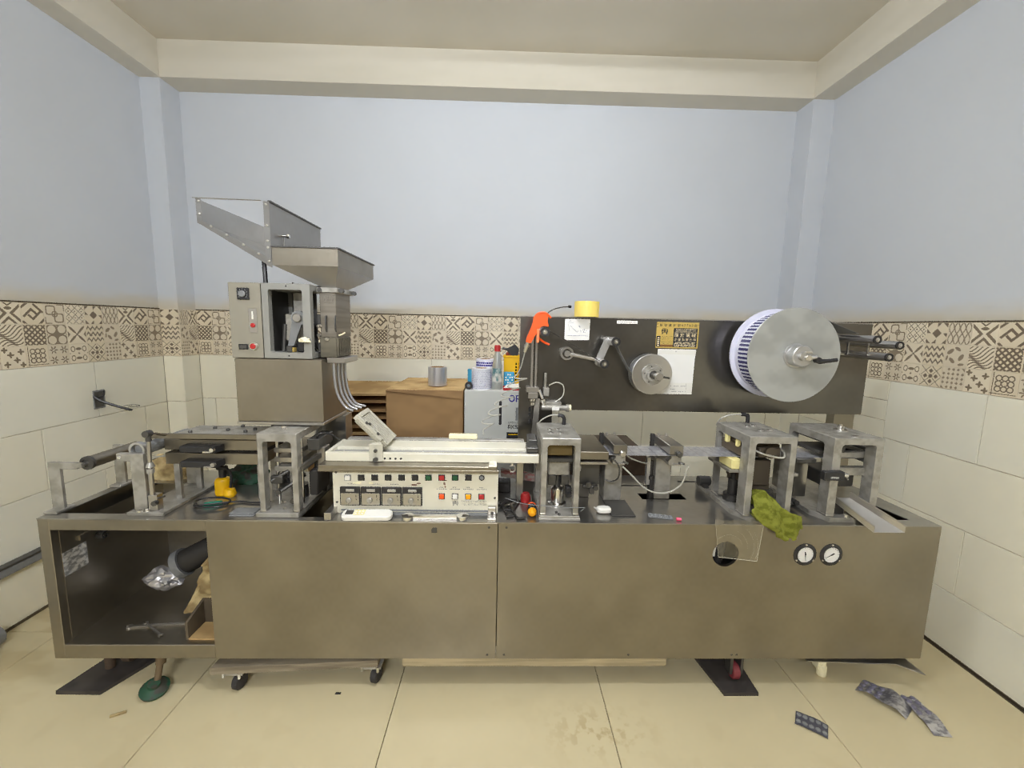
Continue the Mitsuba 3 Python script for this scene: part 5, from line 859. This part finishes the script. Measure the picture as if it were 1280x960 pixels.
GLYPHS = {
    '新': '-296730653365377137753476;-36804166413262266530463546476747675160526080568056535551465145704280;-096209582257225109510947164614361036103222322026222525262732383238363436324639473951265227583858386226622680178022792262;-18372144204727473036;-0976146518651377',
    '型': '-09800978367736701670166636663659315931452345195614611058184718451045104118401832123212284128413235323540434143453546355841584166606660704170417867786780;-2432234131413132;-5160505659555926632663585960;-4751472951295151',
    '專': '-0970096647654662126312593658345516551638353836351134113036303625402540306430643441344037613861555656636064636064596252625266676667705270528047804770257033783280288020742170;-4044564556414041;-4148405256525648;-4155405949594855;-20513552365034482148;-2044364536412041',
    '利': '-5980602664266480;-4433493348694469;-0873087015632150204909490945214523432334103509323626383027332744404540492749275339643966366827602780238023591176',
    '第': '-0942173219252426233138313835293530422642233519351443;-14443944364040364425492648316731663556355941564462446258405940646464618047804778577757684068408035803472248014802475306914681754355335481448;-4053575457484048;-4535404455434935;-2258206435643558',
    '號': '-3080346834384738472552255230653065345235523868396549624963425143514760486050515151556155615264526458495947574751395137753580;-3948464847423942;-3980437344635863587964786471687367805380536748674579;-0954095032503254185417581761296127802280256512651454;-1228302830451245;-1540264126321532',
    '瑞': '-2952294867486752505248584959665966806180606355635580518051634563458041804163356335803180315944594553;-324332283628373946384625502550396039602865286543;-097316701653105310481648163409340930273027342034204826482653205320692768287211780977',
    '宏': '-0977177026542553105310482948313936393448664866533253197615801180;-113236323426392542326532654460445936163615441144;-2580405645593378537653734868486652656379',
    '機': '-6380647468756780;-08681546154209420938163816252025203725382640313533283727323936393835413537444145435143264726485150595759505250495249564250424938513856275927593055385838613364346043644466535753625966596663616363665675608042804975456336644472427634703080248031683163276327593259325428552751334433432743274120422047265723602255205520801680165914591170;-604456496149;-5163527055705863;-345436553659455945524352435540553953;-3449385038473546',
    '械': '-63806471667168736780;-0869174617431043103917391725222522392839284322432246285625582454225422801780176215621172;-295633563345374538564256424546454656495649604661467748775370504230423038493849255425543867386742544356626057624766486361586961805680547651804580457842784160376033792780336533602960;-5629602765346136',
    '企': '-08492440323337254226413052406848665263525145383319491152;-11801979195524552479367936434143415860586062416241796679',
    '業': '-09802872297010691065366436611661165736563652135213482647244110411037203716272127253730373025342535374237422546254737523756266127573766376641534150476448645240534057605760614061406466656669477053756780538041724080368035722280;-3041324844484742',
    '有': '-096109591951253910381034283431253626343466346638313828442946594659805480537227722780228022551363;-2767546854612761;-2850275754575450',
    '限': '-3380342862286256505650595365625966616663567067805780527444563956397850755080;-3951585258443944;-5740583239323940;-1280122830283131254530543066276920691965266326562148253316321680',
    '公': '-443049275741675064555547;-1680157524663447374541482474517352704664466150606480588055772080;-10532238262831283230283818521555',
    '司': '-1229622963804680587958341234;-1245124151415145;-165246524673217321781678;-2168416942572156',
}

def glyph(ch, x, z, h, y):
    """one character as a flat relief, its box h tall with the lower left corner at x, z"""
    g = Polygon()
    for r_ in GLYPHS[ch].replace('-', '').split(';'):
        q = np.array([(int(r_[i:i + 2]), int(r_[i + 2:i + 4])) for i in range(0, len(r_), 4)], float)
        g = g.symmetric_difference(Polygon(np.stack([x + (q[:, 0] - 6) / 64 * h, z + (84 - q[:, 1]) / 64 * h - .08 * h], 1)).buffer(0))
    return pxz(g, y - .0006, y)
t = thing('maker_plate', 'gold and black printed maker plate fixed on the steel panel', 'sign plate')
GX0, GX1, GZ0, GZ1 = .7085, .904, 1.3265, 1.4445
put(t, 'plate', box(GX0, GX1, PY - .0016, PY - .0002, GZ0, GZ1, .0006), GOLD); yp = PY - .0017
put(t, 'black_panel', box(.788, .8975, yp - .0003, yp, 1.332, 1.418), BLACK); put(t, 'black_panel', box(.711, .7285, yp - .0003, yp, 1.332, 1.381), BLACK)
put(t, 'band', box(.7285, .788, yp - .0003, yp, 1.332, 1.342), pr('mat_gold_dark', srgb(120, 84, 44), .5))
let = [glyph(c, .7215 + .0205 * i, 1.4245, .0145, yp) for i, c in enumerate('新型專利第')] + [glyph('號', .8805, 1.4245, .0145, yp)] + [text(c, .0095, .8215 + .0115 * i, yp, 1.4265, .0005, True) for i, c in enumerate('47712')]
let += [box(x - .002, x + .002, yp - .0005, yp, z - .002, z + .002) for x, z in ((.713, 1.435), (.713, 1.4225), (.8995, 1.433))]
let += [box(.733, .784, yp - .0005, yp, z, z + .0008) for z in (1.3795, 1.3712, 1.363, 1.354, 1.346)]
put(t, 'lettering', cat(*let), INK, label='black lettering on gold'); put(t, 'emblem', pxz(affinity.translate(emblem(.032), .730, 1.387), yp - .0006, yp), INK)
yg = yp - .0003; let = [glyph(c, .7915 + .0265 * i, 1.3785, .0205, yg) for i, c in enumerate('瑞宏機械')] + [glyph(c, .7915 + .0176 * i, 1.3605, .0145, yg) for i, c in enumerate('企業有限公司')]
let += [text('MACHINERY', .0055, .797, yg, 1.4095, .0005, width=.094), text('ENTERPRISE CO., LTD', .0055, .797, yg, 1.4015, .0005, width=.094), box(.792, .8955, yg - .0004, yg, 1.3975, 1.3985)]
let += [box(.793 + .0052 * i, .7965 + .0052 * i, yg - .0004, yg, z, z + .0035) for z in (1.3345, 1.340, 1.3455, 1.351) for i in range(19) if (i * 5 + int(z * 1e4)) % 7]
let += [box(.715, .7245, yp - .0007, yp - .0003, 1.336 + .0085 * i, 1.341 + .0085 * i) for i in range(5)]
put(t, 'lettering', cat(*let), pr('mat_gold_print', srgb(226, 208, 174), .5), label='pale gold lettering on black')
# yellow tape roll on the panel's top edge
t = thing('tape_roll', 'roll of yellow packing tape standing on top of the steel panel', 'tape roll')
put(t, 'tape', ring((.388, PY + .012, 1.4595), (0, 0, 1), .0555, .040, .068, 44), TAPE, 40); put(t, 'core', ring((.388, PY + .012, 1.459), (0, 0, 1), .040, .037, .0695, 40), CARD, 40)
# orange air gun with coiled hose
t = thing('air_gun', 'bright orange air blow gun hung over a guide roller on the steel panel', 'air gun')
gy = 1.79
GUN = [(.137, 1.449), (.147, 1.459), (.183, 1.464), (.193, 1.453), (.190, 1.433), (.196, 1.415), (.177, 1.400), (.160, 1.405), (.150, 1.392), (.131, 1.356), (.124, 1.344), (.107, 1.349), (.110, 1.363), (.129, 1.41), (.135, 1.432)]
g = Polygon(GUN).buffer(.004).buffer(-.002).difference(Point(.181, 1.39).buffer(.0245, quad_segs=8)); g = max(_polys(g), key=lambda q: q.area)
put(t, 'body', pxz(g, gy - .012, gy + .012), ORANGE)
put(t, 'trigger', tube(curve([(.150, gy + .016, 1.405), (.155, gy + .016, 1.37), (.178, gy + .01, 1.350), (.204, gy, 1.337)], 6), .005, 8), ORANGE, 40)
put(t, 'hook', tube(curve([(.138, gy, 1.447), (.153, gy, 1.464), (.178, gy, 1.469), (.197, gy, 1.458), (.207, gy, 1.447)], 6), .0045, 8), ORANGE, 40)
put(t, 'guard', box(.149, .160, gy - .016, gy + .006, 1.345, 1.402, .002), pr('mat_orange_pale', srgb(240, 130, 84), .4))
put(t, 'nozzle', tube(curve([(.183, gy, 1.459), (.215, gy + .02, 1.482), (.255, gy + .04, 1.494), (.292, gy + .06, 1.498)], 8), .0022, 8), DARKM, 40); put(t, 'nozzle_tip', cyl((.288, gy + .058, 1.498), (.298, gy + .062, 1.4985), .006, 10), BLACK, 40)
put(t, 'connector', cat(cyl((.115, gy, 1.350), (.103, gy + .008, 1.305), .008, 12), cyl((.111, gy + .003, 1.335), (.108, gy + .005, 1.325), .011, 12)), CHROME, 40)
hp = [(.103, gy + .008, 1.305), (.097, gy + .03, 1.27), (.09, gy + .05, 1.235)]
n = 110
for i in range(n):
    q = i / (n - 1); a = 2 * math.pi * 5.6 * q + 2.4; c = np.array([.10, 1.84, 1.205]) * (1 - q) + np.array([-.055, 1.868, .975]) * q
    hp.append(tuple(c + np.array([.034 * math.cos(a), .033 * math.sin(a), .022 * math.cos(a) * .3])))
hp += [(-.07, 1.87, .95), (-.068, 1.855, .9268 + .004)]
put(t, 'coil_hose', tube(hp, .0027, 8), HOSE, 40, 'clear coiled air hose')
# ================================================================ things standing behind the machine
FRAME[0] = BENCH
UX0, UX1, UY0, UY1, UZ = -.186, .26, 2.25, 2.62, 1.07
t = thing('chiller_unit', 'light grey cooling unit cabinet with blue lettering behind the machine', 'cooling unit')
put(t, 'case', box(UX0, UX1, UY0, UY1, .0, UZ, .004), UNITG); put(t, 'lettering', text('ORION', .034, .047, UY0, 1.012, .0008, True), NAVY, label='dark blue lettering'); put(t, 'lettering', text('UNIT COOLER', .010, .048, UY0, .893, .0006), INK, label='small black lettering'); put(t, 'lettering', text('RKS', .021, .046, UY0, .864, .0006, True), INK, label='bold black lettering')
put(t, 'slot', pxz(rrect(-.001, .013, .885, 1.015, .006), UY0 - .001, UY0 + .001), BLACK); put(t, 'slot', box(.088, .11, UY0 - .001, UY0, .91, .98, .0), GREYP); put(t, 'display', box(.042, .11, UY0 - .002, UY0, .806, .845), BLACK); put(t, 'display_bar', box(.05, .105, UY0 - .003, UY0 - .002, .83, .835), YELLOW)
# on top of the unit
def wound(name, x, y, r, h, mat, core, lab, z=UZ, deco=None):
    t = thing(name, lab, 'tape roll', None); put(t, 'tape', ring((x, y, z), (0, 0, 1), r, r * .62, h, 40), mat, 40); put(t, 'core', ring((x, y, z), (0, 0, 1), r * .62, r * .55, h, 32), core, 40)
    if deco is not None: put(t, 'print', deco, NAVY)
    return t
def roll_print(x, y, r, z0, rows, n, w, h): return cat(*[move(turn(box(-w / 2, w / 2, -.0004, .0004, -h / 2, h / 2), (0, 0, 1), math.degrees(a) + 90), x + (r + .0003) * math.cos(a), y + (r + .0003) * math.sin(a), z0 + rz) for i, rz in enumerate(rows) for a in np.linspace(-math.pi, 0, n) + i * math.pi / n / 2])
wound('printed_roll', -.100, 2.315, .053, .113, pr('mat_pale_roll', srgb(214, 216, 222), .35), CARD, 'big pale tape roll with fine dotted print standing on the grey unit', UZ, roll_print(-.10, 2.315, .053, UZ, np.arange(.008, .11, .0095), 26, .0035, .0022))
wound('printed_roll', -.083, 2.455, .053, .152, pr('mat_white_roll', srgb(220, 220, 232), .4), CARD, 'taller white roll with dark blue lettering, behind the dotted tape roll', UZ, roll_print(-.083, 2.455, .053, UZ, (.118, .132), 16, .009, .009))
wound('blue_roll', -.172 + .02, 2.415, .030, .095, BLUE, CARD, 'narrow sky-blue roll half hidden at the left behind the dotted tape roll')
t = thing('black_reel', 'tiny black ring reel lying on edge at the front corner of the grey unit', 'reel'); put(t, 'ring', ring((-.166, 2.275, UZ + .0205), (0, 1, 0), .020, .009, .02, 24), BLACK, 40); put(t, 'core', ring((-.166, 2.274, UZ + .0205), (0, 1, 0), .009, .004, .022, 18), GREYP, 40)
t = thing('bottle', 'clear plastic bottle with a red cap standing on the grey unit', 'bottle')
put(t, 'body', lathe([(0, 0), (.025, 0), (.027, .006), (.027, .13), (.022, .15), (.020, .175), (.014, .195), (.014, .205), (0, .205)], (-.015, 2.305, UZ), (0, 0, 1), 24), pr('mat_bottle', srgb(196, 200, 196), .15, cc=.8, spec_trans=.55), 40); put(t, 'label', ring((-.015, 2.305, UZ + .04), (0, 0, 1), .0278, .0272, .075, 24), pr('mat_bottle_label', mottled(srgb(200, 198, 190), srgb(84, 120, 124), 60, 60, 40), .5), 40); put(t, 'cap', lathe([(0, 0), (.0165, 0), (.0165, .03), (.014, .033), (0, .033)], (-.015, 2.305, UZ + .205), (0, 0, 1), 20), RED, 40)
t = thing('blue_packet', 'small sky-blue printed packet beside the red-capped bottle', 'packet'); put(t, 'box', box(.022, .082, 2.40, 2.44, UZ, UZ + .082, .004), BLUE); put(t, 'print', cat(*[box(.03 + .012 * i, .038 + .012 * i, 2.3993, 2.40, UZ + .02 + .015 * j, UZ + .028 + .015 * j) for i in range(4) for j in range(4) if (i + j) % 3]), PAPER)
t = thing('red_white_packet', 'flat red and white packet on the front edge of the grey unit', 'packet'); put(t, 'box', box(.018, .175, 2.262, 2.36, UZ, UZ + .013, .002), RED); put(t, 'flap', hull([(.02, 2.262, UZ + .013), (.14, 2.262, UZ + .013), (.12, 2.34, UZ + .03), (.04, 2.34, UZ + .022), (.02, 2.262, UZ + .0135), (.14, 2.262, UZ + .0145)]), WHITE)
t = thing('basket', 'yellow plastic basket with square holes on the grey unit', 'basket')
bx0, bx1, by0, by1, bz0, bz1 = .022, .235, 2.46, 2.60, UZ, UZ + .17
f = sbox(bx0, bz0, bx1, bz1)
for i in range(10):
    for j in range(6): f = f.difference(sbox(.088 + .0145 * i, bz0 + .03 + .018 * j, .088 + .0145 * i + .009, bz0 + .03 + .018 * j + .011))
put(t, 'side', pxz(f, by0, by0 + .003), YELLOW, label='front side with square holes'); put(t, 'side', box(bx0, bx1, by1 - .003, by1, bz0, bz1), YELLOW); put(t, 'side', box(bx0, bx0 + .003, by0, by1, bz0, bz1), YELLOW); put(t, 'side', box(bx1 - .003, bx1, by0, by1, bz0, bz1), YELLOW); put(t, 'bottom', box(bx0, bx1, by0, by1, bz0, bz0 + .003), YELLOW); put(t, 'rim', cat(box(bx0 - .006, bx1 + .006, by0 - .006, by0 + .003, bz1 - .008, bz1 + .003, .002)), YELLOW)
t = thing('black_sprayer', 'black trigger nozzle lying in the yellow basket', 'spray nozzle'); put(t, 'head', hull([(.035, 2.50, bz1 + .04), (.085, 2.50, bz1 + .065), (.11, 2.50, bz1 + .04), (.10, 2.50, bz1 - .01), (.065, 2.50, bz1 + .0), (.035, 2.52, bz1 + .03), (.085, 2.53, bz1 + .06), (.10, 2.53, bz1 - .01)]), BLACK, 40); put(t, 'stem', cat(tube([(.04, 2.51, bz1 + .036), (.012, 2.51, bz1 + .042)], .007, 8), tube([(.09, 2.515, bz1 - .005), (.095, 2.515, bz0 + .01)], .008, 8)), BLACK, 40)
one('brown_bottle', lathe([(0, 0), (.03, 0), (.03, .15), (.025, .18), (0, .19)], (.06, 2.565, bz0 + .0035), (0, 0, 1), 18), pr('mat_red_brown', srgb(150, 66, 44), .35), 'red-brown bottle standing at the back inside the yellow basket', 'bottle', 40)
one('white_paper', hull([(.118, 2.52, bz0 + .0035), (.20, 2.52, bz0 + .0035), (.118, 2.523, bz0 + .0035), (.115, 2.53, bz1 + .03), (.135, 2.53, bz1 + .065), (.21, 2.53, bz1 + .05), (.20, 2.523, bz0 + .0035)]), PAPER, 'white paper standing up in the yellow basket', 'paper')
# cartons
t = thing('cardboard_box', 'big brown cardboard box behind the white track with a silver roll on top', 'box')
CX0, CX1, CY0, CY1, CZ = -.613, -.197, 2.30, 2.76, 1.055
put(t, 'body', box(CX0, CX1, CY0, CY1, 0, CZ, .003), CARD); put(t, 'flap', hull([(CX0, CY0 - .004, CZ + .001), (CX1, CY0 - .004, CZ + .001), (CX0 + .01, CY1 - .2, CZ + .004), (CX1, CY1 - .2, CZ + .004), (CX0, CY0 - .004, CZ + .005), (CX1, CY0 - .004, CZ + .005), (CX0 + .01, CY1 - .2, CZ + .012), (CX1, CY1 - .2, CZ + .012)]), CARD2); put(t, 'flap', box(CX0 + .02, CX1, CY1 - .185, CY1 + .01, CZ + .001, CZ + .012, .001), CARD2)
put(t, 'flap', hull([(CX0 + .004, CY0 - .005, CZ + .004), (CX1, CY0 - .005, CZ + .004), (CX1, CY0 - .008, CZ - .042), (CX1 - .04, CY0 - .008, CZ - .032), (CX0 + .004, CY0 - .008, CZ - .004), (CX0 + .004, CY0 - .001, CZ + .004), (CX1, CY0 - .001, CZ + .004), (CX1, CY0 - .003, CZ - .042)]), CARD)
t = thing('silver_roll', 'silver grey tape roll standing alone on the big cardboard box', 'tape roll')
put(t, 'tape', ring((-.355, 2.44, CZ + .0125), (0, 0, 1), .053, .038, .105, 40), SILVER, 40); put(t, 'core', ring((-.355, 2.44, CZ + .0125), (0, 0, 1), .038, .034, .105, 32), CARD, 40)
one('carton', box(-1.10, -.63, 2.42, 2.88, 0, .70, .004), CARD, 'brown carton on the floor under the stack of flattened cartons', 'box')
for k in range(7):
    z = .7005 + .048 * k + .006 * (k % 2); x0, x1 = -1.06 + .012 * ((k * 5) % 7), -.66 + .014 * ((k * 3) % 4)
    m = hull([(x0, 2.48, z), (x1, 2.48, z + .004), (x0, 2.86, z + .002), (x1, 2.86, z + .006), (x0, 2.48, z + .012), (x1, 2.48, z + .016), (x0, 2.86, z + .038), (x1, 2.86, z + .042)])
    one('flat_carton', m, CARD2 if k in (1, 6) else CARD, ('bottom', 'second lowest', 'third lowest', 'middle', 'third highest', 'second highest', 'topmost')[k] + ' flattened brown carton of the stack left of the big cardboard box', 'carton', False, 'stack of flattened cartons')
one('carton_flap', box(-.965, -.845, 2.385, 2.395, 0, 1.10, .001), CARD2, 'upright piece of cardboard standing behind the silver drop tubes', 'cardboard')
one('dark_box', box(.29, .77, 2.14, 2.50, 0, .775, .004), pr('mat_dark_brown', srgb(74, 60, 50), .5), 'dark brown box on the floor behind the machine, seen beneath the foil web', 'box')
# ================================================================ blister strips and scraps on the floor
FRAME[0] = None
t = thing('floor_blister', 'single dark blister strip on the floor in front of the right end', 'blister pack', 'loose blister strips on the floor')
s, p = blister(.098, .066, 5, 2, .0085, .004, FOILB, FOILB); put_blister(t, s, p, pr('mat_dark_foil', srgb(86, 86, 96), .35, .35), GREYP, TR(1.103, 1.386, .0015, -37))
t = thing('floor_blister', 'narrower crumpled silver blister strip on the floor, nearest the right wall', 'blister pack', 'loose blister strips on the floor')
s, p = blister(.168, .062, 7, 2, .0095, .014, SILVER, LAV); put_blister(t, s, p[:8], pr('mat_crumpled_foil', mottled((.56, .56, .60), (.24, .24, .29), 55, 90, 20, .35, .65), .26, .75), pr('mat_violet_foil', srgb(128, 126, 146), .3, .5), TR(1.605, 1.478, .0015, -97))
t = thing('floor_blister', 'wider crumpled silver blister strip on the floor right below the bent steel plate', 'blister pack', 'loose blister strips on the floor')
s, p = blister(.155, .088, 6, 3, .0095, .022, SILVER, LAV); put_blister(t, s, p[:9], 'mat_crumpled_foil', 'mat_violet_foil', TR(1.462, 1.53, .002, -56))
one('metal_pin', cyl((-1.375, 1.378, .005), (-1.335, 1.398, .005), .005, 10), BROWNP, 'short metal pin lying on the floor in front of the green foot', 'pin', 40)
one('floor_scrap', box(-.62, -.60, 1.478, 1.486, 0, .003, .0005), IRON, 'tiny dark scrap on the floor below the dolly', 'scrap')
FRAME[0] = None
